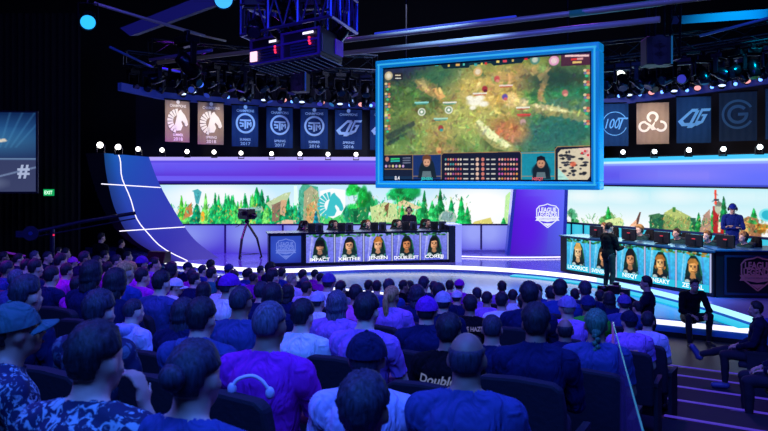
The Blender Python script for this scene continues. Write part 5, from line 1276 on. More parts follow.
    me = mb.mesh('hair_'+style); me.polygons.foreach_set('use_smooth', [True]*len(me.polygons)); HAIR[style] = me; return me
def cap_mesh():
    if 'cap' in HAIR: return HAIR['cap'], HAIR['brim']
    mb = MB(); seg, rg = 32, 12
    for i in range(rg+1):
        e = R(90-i*88/rg)
        for j in range(seg):
            a = 2*math.pi*j/seg; d = Vector((math.sin(a)*math.cos(e), math.cos(a)*math.cos(e), math.sin(e))); rdg = 1+.012*abs(math.sin(3*a))
            mb.v.append((d.x*.094*rdg, d.y*.110*rdg-.008, d.z*.108*rdg+.022-.012*(i == rg)*0))
    for i in range(rg):
        for j in range(seg):
            a = i*seg+j; b = i*seg+(j+1) % seg; mb.f.append((a, a+seg, b+seg, b))
    mb.ell((0, -.008, .133), (.01, .01, .006), 8, 6)
    me = mb.mesh('cap_crown'); me.polygons.foreach_set('use_smooth', [True]*len(me.polygons)); HAIR['cap'] = me
    b = MB(); n = 14
    for s in (0, 1):
        for ring in (0, 1):
            for k in range(n+1):
                t = -1+2*k/n; x = t*.088; y0 = math.sqrt(max(0, 1-(t*.94)**2))*.10; y1 = y0+.075*math.sqrt(max(0, 1-t*t*.96)); y = y1 if ring else y0
                b.v.append((x, y, .024-.02*t*t-.012*ring-(.006 if s else 0)))
    q = n+1
    for k in range(n): b.f += [(k, k+1, q+k+1, q+k), (2*q+k+1, 2*q+k, 3*q+k, 3*q+k+1), (q+k, q+k+1, 3*q+k+1, 3*q+k), (k+1, k, 2*q+k, 2*q+k+1)]
    me2 = b.mesh('cap_brim'); me2.polygons.foreach_set('use_smooth', [True]*len(me2.polygons)); HAIR['brim'] = me2
    return me, me2
def beanie_mesh():
    if 'beanie' in HAIR: return HAIR['beanie']
    mb = MB(); mb.ell((0, -.012, .03), (.088, .106, .115), 28, 16, M=None)
    mb.v = [(x, y, max(z, .0+.0)) for x, y, z in mb.v]; me = mb.mesh('beanie'); me.polygons.foreach_set('use_smooth', [True]*len(me.polygons)); HAIR['beanie'] = me; return me
def headset_mesh():
    if 'headset' in HAIR: return HAIR['headset']
    mb = MB(); mb.tube([(math.cos(a)*.098, -.01, .012+math.sin(a)*.128) for a in [math.pi*k/14 for k in range(15)]], .009, 8)
    for q in (-1, 1): mb.ell((q*.102, -.005, -.005), (.026, .042, .050), 12, 8)
    mb.tube([(-.10, .01, -.02), (-.085, .07, -.06), (-.04, .11, -.075)], .004, 6)
    me = mb.mesh('headset'); me.polygons.foreach_set('use_smooth', [True]*len(me.polygons)); HAIR['headset'] = me; return me
def hood_mesh():
    if 'hood' in HAIR: return HAIR['hood']
    mb = MB(); n, sg = 24, 10
    for k in range(n):
        a = 2*math.pi*k/n; fat = .026+.022*max(0, -math.sin(a))
        for j in range(sg):
            b = 2*math.pi*j/sg; rr_ = .082+math.cos(b)*fat
            mb.v.append((math.cos(a)*rr_*1.05, math.sin(a)*rr_-.022, math.sin(b)*fat*1.25-.01*math.sin(a)-.02*max(0, -math.sin(a))))
    for k in range(n):
        for j in range(sg): a = k*sg+j; b = k*sg+(j+1) % sg; c_ = ((k+1) % n)*sg+(j+1) % sg; d = ((k+1) % n)*sg+j; mb.f.append((a, d, c_, b))
    me = mb.mesh('hood'); me.polygons.foreach_set('use_smooth', [True]*len(me.polygons)); HAIR['hood'] = me; return me
def shared(name, me, m, parent):
    """an object that shares mesh data and carries its own material"""
    if not me.materials: me.materials.append(m)
    o = bpy.data.objects.new(name, me); C.objects.link(o); o.parent = parent
    o.material_slots[0].link = 'OBJECT'; o.material_slots[0].material = m; return o
def foldmat(col):
    key = ('fold', col)
    if key in _mats: return _mats[key]
    m = bpy.data.materials.new('fabric_'+col.strip('#')); m.use_nodes = True; nt = m.node_tree; b = nt.nodes['Principled BSDF']; b.inputs['Roughness'].default_value = .9; b.inputs['Specular IOR Level'].default_value = .15
    b.inputs['Base Color'].default_value = lin(hx(col))+[1]
    tc = nt.nodes.new('ShaderNodeTexCoord'); mp = nt.nodes.new('ShaderNodeMapping'); mp.inputs['Scale'].default_value = (9, 9, 3.2); mp.inputs['Rotation'].default_value = (.2, .5, .3)
    n = nt.nodes.new('ShaderNodeTexNoise'); n.inputs['Scale'].default_value = 1.4; n.inputs['Detail'].default_value = 2; n.inputs['Distortion'].default_value = 1.2
    bp = nt.nodes.new('ShaderNodeBump'); bp.inputs['Strength'].default_value = 1; bp.inputs['Distance'].default_value = .04
    L_ = nt.links.new; L_(tc.outputs['Object'], mp.inputs[0]); L_(mp.outputs[0], n.inputs['Vector']); L_(n.outputs['Fac'], bp.inputs['Height']); L_(bp.outputs[0], b.inputs['Normal'])
    _mats[key] = m; return m
def fabric(col, pat=None):
    if pat is None: return foldmat(col)
    key = ('pat', col, pat)
    if key in _mats: return _mats[key]
    m = bpy.data.materials.new('patterned_fabric'); m.use_nodes = True; nt = m.node_tree; b = nt.nodes['Principled BSDF']; b.inputs['Roughness'].default_value = .8
    tc = nt.nodes.new('ShaderNodeTexCoord'); n = nt.nodes.new('ShaderNodeTexNoise'); n.inputs['Scale'].default_value = 26 if pat != 'camo' else 12; n.inputs['Distortion'].default_value = 1.6
    r = nt.nodes.new('ShaderNodeValToRGB'); r.color_ramp.elements[0].position = .52; r.color_ramp.elements[1].position = .60
    r.color_ramp.elements[0].color = lin(hx(col))+[1]; r.color_ramp.elements[1].color = lin(hx('#8fb0c8' if pat != 'camo' else '#4a6080'))+[1]
    nt.links.new(tc.outputs['Object'], n.inputs['Vector']); nt.links.new(n.outputs['Fac'], r.inputs[0]); nt.links.new(r.outputs[0], b.inputs['Base Color'])
    _mats[key] = m; return m
SK = ['#c8a498', '#ac887c', '#d8b8ac', '#8a6c62']
def person(kind, loc, rz, scale, label, hairs='short', hairc='#1a1210', shirt='#203060', pants='#161a28', skin=0, hy=0, hp=0, cap=None, sleeve='tee', group=None, face=False, headset=None, hood=None, shoes='#14161c', pat=None, brimless=False, beanie=None, beard=None):
    B = body(kind, hy, hp); key = (kind, hy, hp)
    o = shared('person', B['me'], mat(SK[skin], .55), None); o.location = loc; o.rotation_euler = (0, 0, rz); o.scale = (scale,)*3
    tag(o, label, 'person', group)
    fm_ = fabric(shirt, pat)
    if sleeve == 'tee': me = wear(key, ['torso', 'uarm', 'pelvis', 'neck'], .012, 'shirt', tee_cut)
    else: me = wear(key, ['torso', 'uarm', 'farm', 'pelvis', 'neck'], .017, 'jacket', neck_cut, .009)
    sh = shared('shirt' if sleeve == 'tee' else 'jacket', me, fm_, o)
    shared('trousers', wear(key, ['pelvis', 'thigh', 'shin'], .010, 'trousers', None, .005), mat(pants, .85, var=.15, bscale=12), o)
    if group == 'audience seated in the rows': shared('shoes', wear(key, ['foot'], .009, 'shoes', None, .001), mat(shoes, .5), o)
    else:
        shared('shoe', wear(key, ['foot'], .009, 'left_shoe', lambda B: B['co'][:, 0] < 0, .001), mat(shoes, .5), o); shared('shoe', wear(key, ['foot'], .009, 'right_shoe', lambda B: B['co'][:, 0] > 0, .001), mat(shoes, .5), o)
    H = B['H']; rot = B['hrot']
    def headpart(name, me, m):
        q = shared(name, me, m, o); q.location = H; q.rotation_euler = rot; return q
    if cap:
        a, b = cap_mesh(); c_ = headpart('cap', a, fabric(cap))
        if not brimless: shared('brim', b, fabric(cap), c_)
        headpart('hair', hair_mesh(hairs if hairs in ('long', 'tail', 'braid') else 'undercap'), hairmat(hairc))
    elif beanie: headpart('beanie', beanie_mesh(), fabric(beanie)); headpart('hair', hair_mesh('undercap'), hairmat(hairc))
    else: headpart('hair', hair_mesh(hairs), hairmat(hairc))
    if headset: headpart('headset', headset_mesh(), mat(headset, .4))
    if hood: q = shared('hood', hood_mesh(), fabric(hood), o); q.location = Vector(B['J']['N'])+Vector((0, 0, .02))
    if face:
        for s in (-1, 1):
            q = headpart('eye', eye_me(), mat('#e8e4dc', .3)); q.location = H+B['Rm'] @ Vector((s*.030, .083, .002)); 
            q2 = shared('iris', iris_me(), mat('#1a100c', .3), q)
        q = headpart('mouth', mouth_me(), mat('#7a3a34', .5)); q.location = H+B['Rm'] @ Vector((0, .095, -.068))
        q = headpart('eyebrows', brow_me(), hairmat(hairc)); q.location = H+B['Rm'] @ Vector((0, .084, .024))
    return o
_small = {}
def _sm(k, f):
    if k not in _small:
        m = f(); me = m.mesh(k); me.polygons.foreach_set('use_smooth', [True]*len(me.polygons)); _small[k] = me
    return _small[k]
def eye_me(): return _sm('eye', lambda: MB().ell((0, 0, 0), (.0135, .009, .008), 10, 8))
def iris_me(): return _sm('iris', lambda: MB().ell((0, .006, 0), (.006, .005, .006), 10, 8))
def mouth_me(): return _sm('mouth', lambda: MB().tube([(-.022, -.004, 0), (-.01, .003, .001), (0, .004, 0), (.01, .003, .001), (.022, -.004, 0)], [.002, .0045, .004, .0045, .002], 8))
def brow_me(): return _sm('brow', lambda: MB().tube([(-.045, -.008, -.002), (-.03, .002, .003), (-.014, .004, 0)], [.002, .004, .003], 6).tube([(.045, -.008, -.002), (.03, .002, .003), (.014, .004, 0)], [.002, .004, .003], 6))
# ================================================================= audience
def seat():
    t = empty('auditorium_seat'); cm = mat('#0b1028', .8, var=.15, bump=.2, bscale=30); fm_ = mat('#0c1024', .7)
    n = 9; b = MB(); i0 = 0
    prof = [(-.255, .40), (-.262, .60), (-.26, .80), (-.245, .905), (-.20, .935), (0, .945), (.20, .935), (.245, .905), (.26, .80), (.262, .60), (.255, .40)]
    for (y, dy) in ((-.235, 0), (-.315, -.02)):
        for (x, z) in prof: b.v.append((x, y-(z-.4)*.14, z))
    q = len(prof); b.f.append(tuple(range(q-1, -1, -1))); b.f.append(tuple(range(q, 2*q)))
    for k in range(q): b.f.append((k, (k+1) % q, q+(k+1) % q, q+k))
    b.build('backrest', cm, t, bevel=.02)
    MB().box(-.25, .25, -.22, .24, .36, .44).build('seat', cm, t, bevel=.025)
    for s in (-1, 1): MB().box(s*.27-.018, s*.27+.018, -.22, .12, .0, .58).box(s*.27-.022, s*.27+.022, -.24, .14, .58, .62).build('armrest', fm_, t)
    MB().box(-.22, .22, -.12, .1, 0, .04).box(-.06, .06, -.08, .06, .04, .36).build('base', fm_, t)
    return t
seat0 = seat(); seat_used = False
ROWYAW = math.atan2(-.537, .8436)
def put_seat(loc, rz, label, group):
    global seat_used
    o = seat0 if not seat_used else copy_tree(seat0); seat_used = True
    o.location = loc; o.rotation_euler = (0, 0, rz); tag(o, label, 'seat', group); return o
HN = {'#': 0}
hc = {'k': ('#141a2c', 'black'), 'd': ('#242840', 'dark brown'), 'b': ('#4a4c68', 'brown'), 'l': ('#b08a58', 'blonde'), 'g': ('#8a8078', 'grey'), 'r': ('#6a3020', 'auburn'), 'n': ('#2e6a5a', 'green-dyed')}
cc_ = {'navy': '#101c4c', 'black': '#0a0c16', 'purple': '#a828c0', 'violet': '#b070e0', 'white': '#e6e2f4', 'lavender': '#c8b8f0', 'grey': '#787c94', 'blue': '#263e90', 'teal': '#2a7888', 'magenta': '#c828c8', 'green': '#38b838', 'pink': '#d860c8', 'slate': '#3a468a', 'olive': '#4c5c48', 'tan': '#a89880'}
# x, y, head width px, hair style, hair colour, shirt, options
PEOPLE = [
 # nearest
 (97, 362, 57, 'short', 'k', 'navy', dict(pat='floral', kind='chin', hy=-12)), (364, 412, 56, 'short', 'd', 'purple', {}), (196, 378, 58, 'bun', 'd', 'slate', dict(yaw=-8)),
 (16, 332, 46, 'short', 'k', 'navy', dict(cap='#3c6470', pat='floral', yaw=-30, hp=8, face=1)),
 (467, 360, 37, 'bald', 'd', 'slate', {}), (367, 360, 40, 'short', 'd', 'lavender', dict(cap='#141c48', brimback=1)), (270, 326, 37, 'crew', 'b', 'purple', {}),
 (100, 313, 38, 'short', 'd', 'navy', dict(pat='camo', sleeve='long')), (134, 313, 28, 'crew', 'd', 'lavender', dict(sleeve='long', hood='#a8a0e8', yaw=-14)),
 (27, 297, 32, 'short', 'd', 'navy', dict(sleeve='long')), (116, 285, 27, 'medium', 'k', 'navy', {}),
 (202, 320, 27, 'short', 'k', 'slate', dict(hood='#47589a', sleeve='long')), (184, 314, 24, 'long', 'd', 'navy', {}), (241, 303, 25, 'crew', 'd', 'slate', {}), (303, 317, 25, 'short', 'k', 'white', {}),
 (367, 312, 27, 'short', 'k', 'violet', {}), (449, 333, 27, 'short', 'k', 'black', dict(name='Doublelift')), (492, 330, 23, 'crew', 'd', 'navy', {}), (536, 325, 31, 'short', 'k', 'navy', dict(sleeve='long')), (565, 331, 23, 'bald', 'k', 'navy', dict(sleeve='long')), (596, 326, 24, 'braid', 'n', 'slate', {}),
 (427, 312, 24, 'short', 'k', 'navy', dict(cap='#7a2cc0', sleeve='long')), (337, 305, 20, 'long', 'b', 'violet', {}), (318, 302, 19, 'short', 'd', 'white', dict(cap='#c8b8f0', graphic=1)),
 (470, 306, 16.5, 'short', 'k', 'black', dict(name='PURPLE HAZE')), (443, 303, 17, 'short', 'd', 'navy', dict(cap='#b0a8d8')), (502, 302, 15, 'short', 'k', 'white', {}), (525, 304, 16, 'short', 'k', 'navy', dict(sleeve='long')),
 (567, 308, 20, 'crew', 'g', 'violet', dict(cap='#8a78c0', brimless=1)), (588, 306, 16, 'short', 'd', 'green', dict(cap='#202a68')), (609, 300, 12, 'long', 'k', 'navy', {}), (624, 304, 16, 'short', 'd', 'slate', dict(cap='#5a48a0', brimless=1)), (629, 322, 17, 'short', 'k', 'violet', dict(cap='#161c40', brimless=1, name='HE')), (637, 310, 11, 'short', 'k', 'lavender', {}), (648, 322, 11, 'short', 'k', 'lavender', dict(yaw=-20)),
 (417, 296, 15, 'medium', 'd', 'navy', {}), (392, 297, 15, 'tail', 'l', 'violet', {}), (356, 291, 16, 'short', 'k', 'pink', dict(kind='lean')), (341, 289, 10.5, 'short', 'k', 'grey', {}), (329, 283, 14, 'crew', 'd', 'white', dict(cap='#5c48a8')),
 (321, 280, 8, 'short', 'k', 'magenta', {}), (377, 288, 10.5, 'short', 'k', 'grey', {}), (389, 288, 12.5, 'short', 'd', 'blue', {}), (369, 289, 8, 'short', 'k', 'navy', {}), (404, 287, 9.5, 'short', 'k', 'black', dict(yaw=-30)), (410, 289, 9, 'medium', 'k', 'navy', {}), (424, 285, 13, 'short', 'd', 'navy', {}),
 (439, 293, 15, 'short', 'k', 'navy', {}), (450, 287, 9.5, 'short', 'k', 'blue', {}), (457, 298, 14, 'short', 'd', 'navy', dict(cap='#d8d0f4')), (477, 295, 13.5, 'short', 'd', 'violet', {}), (475, 286, 8.5, 'short', 'k', 'purple', dict(cap='#a02cc8')), (484, 300, 9, 'short', 'k', 'violet', {}),
 (502, 288, 9.5, 'short', 'k', 'violet', {}), (513, 297, 11, 'short', 'k', 'white', {}), (529, 292, 8.5, 'short', 'k', 'navy', {}), (537, 292, 9, 'medium', 'k', 'blue', {}), (537, 297, 12, 'crew', 'g', 'violet', {}), (551, 295, 12.5, 'short', 'k', 'navy', {}), (575, 296, 9.5, 'short', 'k', 'navy', {}), (597, 298, 9, 'short', 'k', 'navy', {}),
 (262, 293, 17, 'short', 'd', 'navy', {}), (273, 298, 17, 'medium', 'k', 'navy', {}), (288, 298, 17, 'medium', 'k', 'navy', {}), (307, 298, 16, 'short', 'k', 'lavender', {}), (230, 287, 20, 'short', 'd', 'white', dict(cap='#7a28c0', yaw=-16)), (249, 288, 11, 'short', 'k', 'blue', {}),
 (292, 280, 14, 'crew', 'g', 'lavender', {}), (305, 283, 11, 'crew', 'b', 'lavender', {}), (303, 276, 8.5, 'short', 'k', 'navy', {}), (317, 278, 7, 'short', 'k', 'magenta', {}), (273, 278, 14, 'short', 'k', 'magenta', {}), (282, 274, 9, 'short', 'k', 'blue', {}), (271, 269, 10, 'afro', 'k', 'navy', {}), (254, 279, 12, 'crew', 'k', 'purple', {}), (247, 275, 10, 'short', 'k', 'purple', {}), (261, 271, 7, 'short', 'd', 'magenta', {}),
 (229, 270, 10, 'short', 'k', 'navy', dict(cap='#202878')), (234, 278, 13, 'short', 'k', 'navy', {}), (211, 266, 9.5, 'short', 'k', 'violet', {}), (212, 275, 13.5, 'short', 'k', 'teal', {}), (203, 273, 10, 'short', 'd', 'blue', {}), (195, 281, 14, 'short', 'k', 'navy', {}), (204, 292, 18, 'long', 'k', 'navy', {}),
 (176, 293, 16, 'short', 'k', 'white', dict(cap='#e4def8', yaw=-24, hp=-6)), (162, 284, 23, 'short', 'k', 'slate', {}), (143, 278, 15, 'short', 'k', 'magenta', {}), (125, 273, 19, 'crew', 'l', 'blue', {}), (172, 271, 12, 'medium', 'k', 'purple', {}), (188, 268, 10, 'short', 'k', 'navy', dict(cap='#181c50', yaw=-20)), (192, 276, 11, 'short', 'd', 'magenta', {}),
 (155, 265, 11, 'short', 'k', 'violet', dict(yaw=-25)), (142, 264, 12, 'short', 'k', 'purple', dict(cap='#5a28b0')), (131, 271, 11, 'short', 'l', 'magenta', {}), (117, 262, 10, 'short', 'd', 'navy', dict(yaw=-20)), (108, 269, 9, 'short', 'k', 'purple', {}), (97, 263, 10, 'medium', 'd', 'purple', dict(yaw=-25)),
 (92, 276, 19, 'medium', 'k', 'navy', {}), (85, 259, 10.5, 'short', 'd', 'navy', {}), (73, 263, 10, 'short', 'd', 'pink', dict(cap='#d040e0')), (67, 272, 12, 'short', 'k', 'magenta', {}), (52, 277, 16, 'short', 'k', 'navy', {}), (61, 262, 12, 'short', 'k', 'purple', {}), (48, 258, 9, 'short', 'd', 'navy', dict(yaw=-30)), (36, 269, 14, 'short', 'k', 'navy', {}), (35, 257, 9, 'short', 'b', 'purple', dict(yaw=-25)), (27, 267, 9, 'short', 'k', 'purple', {}), (19, 260, 9, 'short', 'k', 'navy', {}), (8, 270, 12, 'short', 'd', 'blue', {}), (17, 280, 14, 'crew', 'b', 'slate', {}), (4, 258, 9, 'short', 'k', 'navy', {}), (79, 287, 14, 'short', 'k', 'magenta', {}), (66, 254, 8, 'short', 'k', 'purple', {}), (105, 256, 8, 'short', 'k', 'navy', {}), (128, 257, 8, 'short', 'k', 'violet', {}),
 (222, 296, 15, 'short', 'k', 'white', {}), (150, 298, 14, 'short', 'b', 'lavender', {}), (560, 289, 8.5, 'short', 'k', 'blue', {}), (585, 291, 8.5, 'short', 'd', 'navy', {}), (516, 289, 8, 'short', 'd', 'blue', {}), (465, 289, 8, 'short', 'k', 'navy', {}), (434, 288, 8, 'short', 'd', 'violet', {}),
]
rp_ = random.Random(5)
recs = []
for (x, y, wpx, st, hcx, shirt, op) in sorted(PEOPLE, key=lambda p: -p[2]):
    s = (x-CX)/F; best = None
    hwid = .188 if (op.get('cap') or st in ('short', 'medium', 'long')) else .176
    if st == 'afro': hwid = .22
    for k in range(NR):
        for dv_ in (-.22, -.11, 0, .11, .22):
            for du in (0, -.05, .05, -.1, .1, -.16, .16, -.22, .22, -.3, .3, -.4, .4):
                vv = rowv(k)+dv_; z = vv/(.8436+.537*s); X = s*z+du*.8436; zz = z-du*.537
                if zz < .8 or X > (aisleX(zz)+.5 if zz > 7.1 else 1.04+(zz-3)*.274-.15): continue
                u = X*.8436-zz*.537
                g = min([abs(u-q['u']) for q in recs if q['k'] == k] or [9])
                g2 = min([abs(u-q['u']) for q in recs if q['k'] == k and q['w'] > 45] or [9]) if wpx > 45 else g
                if min(g, 9) < (.43 if 20 < wpx < 46 else .49) and not (wpx > 45 and g2 >= .36 and g2 <= g+1e-6): continue
                Zt = CH-(y-HY)/F*zz; sc_ = (Zt-rowz(k))/1.235; scc = max(.90, min(1.09, sc_)); wp = hwid*F/zz*scc
                xe = abs((X/zz-s)*F); ye = abs((sc_-scc)*1.235*F/zz)
                cost = abs(math.log(wp/wpx))*14+xe*1.1+ye*1.3+abs(scc-1)*14+abs(dv_)*1.5
                if best is None or cost < best[0]: best = (cost, k, vv, zz, scc, X, u)
    if best is None or best[0] > 26: continue
    c0_, k, vv, z, sc_, X, u = best
    recs.append(dict(x=x, y=y, w=wpx, st=st, hc=hcx, shirt=shirt, op=op, k=k, z=z, X=X, sc=sc_, u=u, cost=c0_))
print('PEOPLE', len(PEOPLE), 'PLACED', len(recs), 'worst', sorted([(round(q['cost'], 1), q['x'], q['y']) for q in recs])[-12:])
TG = Vector((2.4, 21, 0))
allseats = []   # (k, u, person record or None)
for q in recs:
    op = q['op']
    kind = op.get('kind') or ('crossed' if rp_.random() < .25 else 'lap')
    hd = Vector((q['X'], q['z'], 0)); tg = TG-hd; yt = math.atan2(-tg.x, tg.y)
    yaw = .3*ROWYAW+.7*yt+R(rp_.uniform(-5, 5))+R(op.get('yaw', 0))
    hy = op.get('hy', rp_.choice([-12, 0, 12]) if q['w'] < 22 else 0); hp = op.get('hp', 0)
    hv = Vector(pose(kind)['H'])*q['sc']; off = Matrix.Rotation(yaw, 3, 'Z') @ Vector((hv.x, hv.y, 0))
    q['root'] = Vector((q['X']-off.x, q['z']-off.y, rowz(q['k'])))
    q['yaw'] = yaw; q['kind'] = kind; q['hy'] = hy; q['hp'] = hp
    allseats.append([q['k'], dv.x*q['root'].x+dv.y*q['root'].y, q])
# empty seats in the visible gaps
for k in range(NR):
    us = sorted(a[1] for a in allseats if a[0] == k); v = rowv(k)
    lim = None
    for z in [i*.05 for i in range(20, 480)]:
        X = (v-.8436*z)/.537
        if X < aisleX(z)-.1: lim = .8436*X-.537*z; break
    # leftmost visible
    zl = v/(.8436+.537*(-30-CX)/F); ul = zl*((-30-CX)/F*.8436-.537)
    pts = [ul-.3]+us+[max(lim, (us[-1] if us else lim))+.4]
    for a, b in zip(pts, pts[1:]):
        n = int((b-a)/.56)-0
        if b-a >= 1.06:
            n = int((b-a)/.56)-1
            for i in range(n):
                u = a+(i+1)*(b-a)/(n+1); allseats.append([k, u, None])
HW = {'short': 'short %s hair', 'crew': 'cropped %s hair', 'medium': 'chin-length %s hair', 'long': 'long %s hair', 'tail': '%s ponytail', 'bun': '%s hair bun', 'bald': 'balding %s hair', 'afro': 'curly %s hair', 'braid': '%s braid'}
def capname(c):
    r_, g_, b_ = hx(c); 
    if min(r_, g_, b_) > .6: return 'pale'
    if max(r_, g_, b_) < .35: return 'dark'
    return 'purple' if r_ > g_+.1 else ('teal' if g_ > r_+.05 else 'blue')
empties = 0
for k in range(NR):
    row = sorted([a for a in allseats if a[0] == k], key=lambda a: -a[1])
    for i, (kk_, u, q) in enumerate(row):
        where = '%s row from camera, %s seat from aisle' % (nth(k), nth(i))
        if q is None:
            p = dv*u+mv*rowv(k); yaw_c = ROWYAW
            put_seat((p.x, p.y, rowz(k)), yaw_c, 'empty dark blue padded seat, '+where, 'auditorium seats'); continue
        op = q['op']; cap = op.get('cap')
        hn = (capname(cap)+' cap') if cap else HW[q['st']] % hc[q['hc']][1]
        gn = 'jersey' if op.get('name') else ('jacket' if op.get('sleeve') == 'long' else 'shirt')
        lab = 'person with %s in %s %s, %s row from camera, %s from aisle' % (hn, 'patterned' if op.get('pat') else q['shirt'], gn, nth(k), nth(i))
        o = person(q['kind'], q['root'], q['yaw'], q['sc'], lab, q['st'], hc[q['hc']][0], cc_[q['shirt']], rp_.choice(['#161a28', '#1c2440', '#242836']), (3 if q['st'] == 'bald' else rp_.choice([0, 0, 1, 2, 0, 3])), q['hy'], q['hp'], cap=cap, sleeve=op.get('sleeve', 'tee'), group='audience seated in the rows', hood=op.get('hood'), pat=op.get('pat'), brimless=op.get('brimless', False), face=bool(op.get('face')))
        if op.get('brimback') and cap:
            for c_ in o.children:
                if c_.name.startswith('cap'):
                    for b_ in list(c_.children): b_.rotation_euler = (0, 0, 0)
        q['obj'] = o
        sp_ = q['root']; yaw_c = ROWYAW*.75+q['yaw']*.25
        so = put_seat((sp_.x, sp_.y, rowz(k)), yaw_c, 'occupied dark blue padded seat, '+where, 'auditorium seats')
        so.scale = (1.06, 1, max(1, (q['sc']*1.235-.235)/.945))
# writing on the backs of jerseys
def back_text(q, s, z_, size, width, col, shear=0, name='lettering'):
    o = q['obj']; key = (q['kind'], q['hy'], q['hp']); me = CLOTH.get((key, 'shirt')) if q['op'].get('sleeve') != 'long' else CLOTH.get((key, 'jacket'))
    bv = BVHTree.FromPolygons([v.co for v in me.vertices], [tuple(p.vertices) for p in me.polygons])
    t = text(name, s, size, Fr((0, -1, z_), (1, 0, 0)), glow(col, .28), None, width=width, shear=shear, bold=.002, depth=0)
    for v in t.data.vertices:
        h = bv.ray_cast(Vector((v.co.x, -1, v.co.z)), Vector((0, 1, 0)))
        v.co.y = (h[0].y if h[0] is not None else -.14)-.006
    t.parent = o
for q in recs:
    nm = q['op'].get('name')
    if nm == 'Doublelift': back_text(q, nm, .955, .085, .36, '#a8b8ff', .3)
    elif nm == 'PURPLE HAZE': back_text(q, nm, 1.0, .07, .34, '#a8a4ff')
    elif nm == 'HE': back_text(q, 'HE', .93, .1, .14, '#8878f0')
    if q['op'].get('graphic'):
        for j, (w_, c_) in enumerate(((.26, '#3030b0'), (.22, '#5030a0'), (.26, '#3030b0'), (.2, '#208080'))): back_text(q, 'PLAYERS' if j % 2 == 0 else 'CHAMPS', .97-.06*j, .05, w_, c_) if False else None
        pass
# white curved band on the seat back of the person in purple
q = [r for r in recs if r['x'] == 270][0]; z = q['z']-.34
A_ = [W(x, y, z) for x, y in ((232, 389), (236, 381), (244, 377), (253, 376), (261, 380), (267, 387), (270, 393))]
A_ = smooth3([Vector(a) for a in A_]); t = empty('headphones', A_[0], 0, 'white curved headphone band resting on the seat back behind the purple shirt', 'headphones'); inv = Matrix.Translation(-A_[0])
under(MB().tube(A_, .009, 8).build('headband', mat('#dcd8f4', .4), smooth=True), t, inv)
under(MB().ell(A_[-1], (.022, .016, .03), 12, 8).build('ear_cup', mat('#c8c4e8', .4), smooth=True), t, inv); under(MB().ell(A_[0], (.022, .016, .03), 12, 8).build('ear_cup', mat('#c8c4e8', .4), smooth=True), t, inv)
# ================================================================= players, staff and gear
def gaming_chair(loc, rz, label, group, col='#101a20', acc='#1c6a5a'):
    t = empty('gaming_chair', loc, rz, label, 'chair', group); m = fabric(col)
    b = MB(); prof = [(-.24, .5), (-.27, .75), (-.26, 1.0), (-.19, 1.12), (-.16, 1.28), (-.10, 1.36), (.10, 1.36), (.16, 1.28), (.19, 1.12), (.26, 1.0), (.27, .75), (.24, .5)]
    q = len(prof)
    for y0 in (-.2, -.3):
        for (x, z) in prof: b.v.append((x, y0-(z-.5)*.12, z))
    b.f = [tuple(range(q-1, -1, -1)), tuple(range(q, 2*q))]+[(k, (k+1) % q, q+(k+1) % q, q+k) for k in range(q)]
    b.build('backrest', m, t, bevel=.03); MB().box(-.26, .26, -.22, .26, .40, .5).build('seat', m, t, bevel=.03)
    MB().fbox(Fr((0, -.28, 0), (-1, 0, 0)), -.12, .12, 1.14, 1.24, .03, .07).build('headrest_pillow', mat(acc, .7), t, bevel=.02)
    MB().tube([(0, 0, .08), (0, 0, .40)], .03, 8).build('gas_column', mat('#202028', .3, .8), t)
    for k in range(5):
        a = k*1.2566; MB().tube([(0, 0, .09), (math.cos(a)*.3, math.sin(a)*.3, .05)], .02, 6).ell((math.cos(a)*.3, math.sin(a)*.3, .03), (.03, .03, .03), 8, 6).build('leg', mat('#202028', .4, .5), t)
    for s in (-1, 1): MB().box(s*.31-.03, s*.31+.03, -.12, .14, .66, .69).box(s*.31-.015, s*.31+.015, -.02, .04, .45, .66).build('armrest', mat('#15151c', .5), t)
    return t
def monitor(loc, rz, label, group, mark=None, w=.54, h=.33, grey='#14161e', lift=.03):
    """screen side faces +Y, the back faces -Y"""
    t = empty('computer_monitor', loc, rz, label, 'monitor', group)
    MB().box(-w/2, w/2, -.02, .03, .0+lift, lift+h).build('housing', mat(grey, .45), t, bevel=.008)
    MB().box(-.05, .05, -.04, .0, .0, .2).build('stand', mat('#20222c', .4, .5), t); MB().box(-.13, .13, -.12, .08, 0, .02).build('stand_foot', mat('#20222c', .4, .5), t)
    MB().box(-w/2+.02, w/2-.02, .031, .034, .02+lift, lift-.02+h).build('display', glow('#9ab8d8', .5), t)
    if mark: MB().fbox(Fr((0, -.02, 0), (1, 0, 0)), -.05, .05, .20, .225, 0, .004).fpoly(Fr((0, -.02, 0), (1, 0, 0)), [(.01, .12), (.03, .205), (.05, .205), (.03, .12)], 0, .004).build('logo_mark', glow(mark, .9), t)
    return t
def at_px(fr, x, n, b=0):
    f2 = fr.at(0, b, n); return f2.p(along(f2, x), 0)
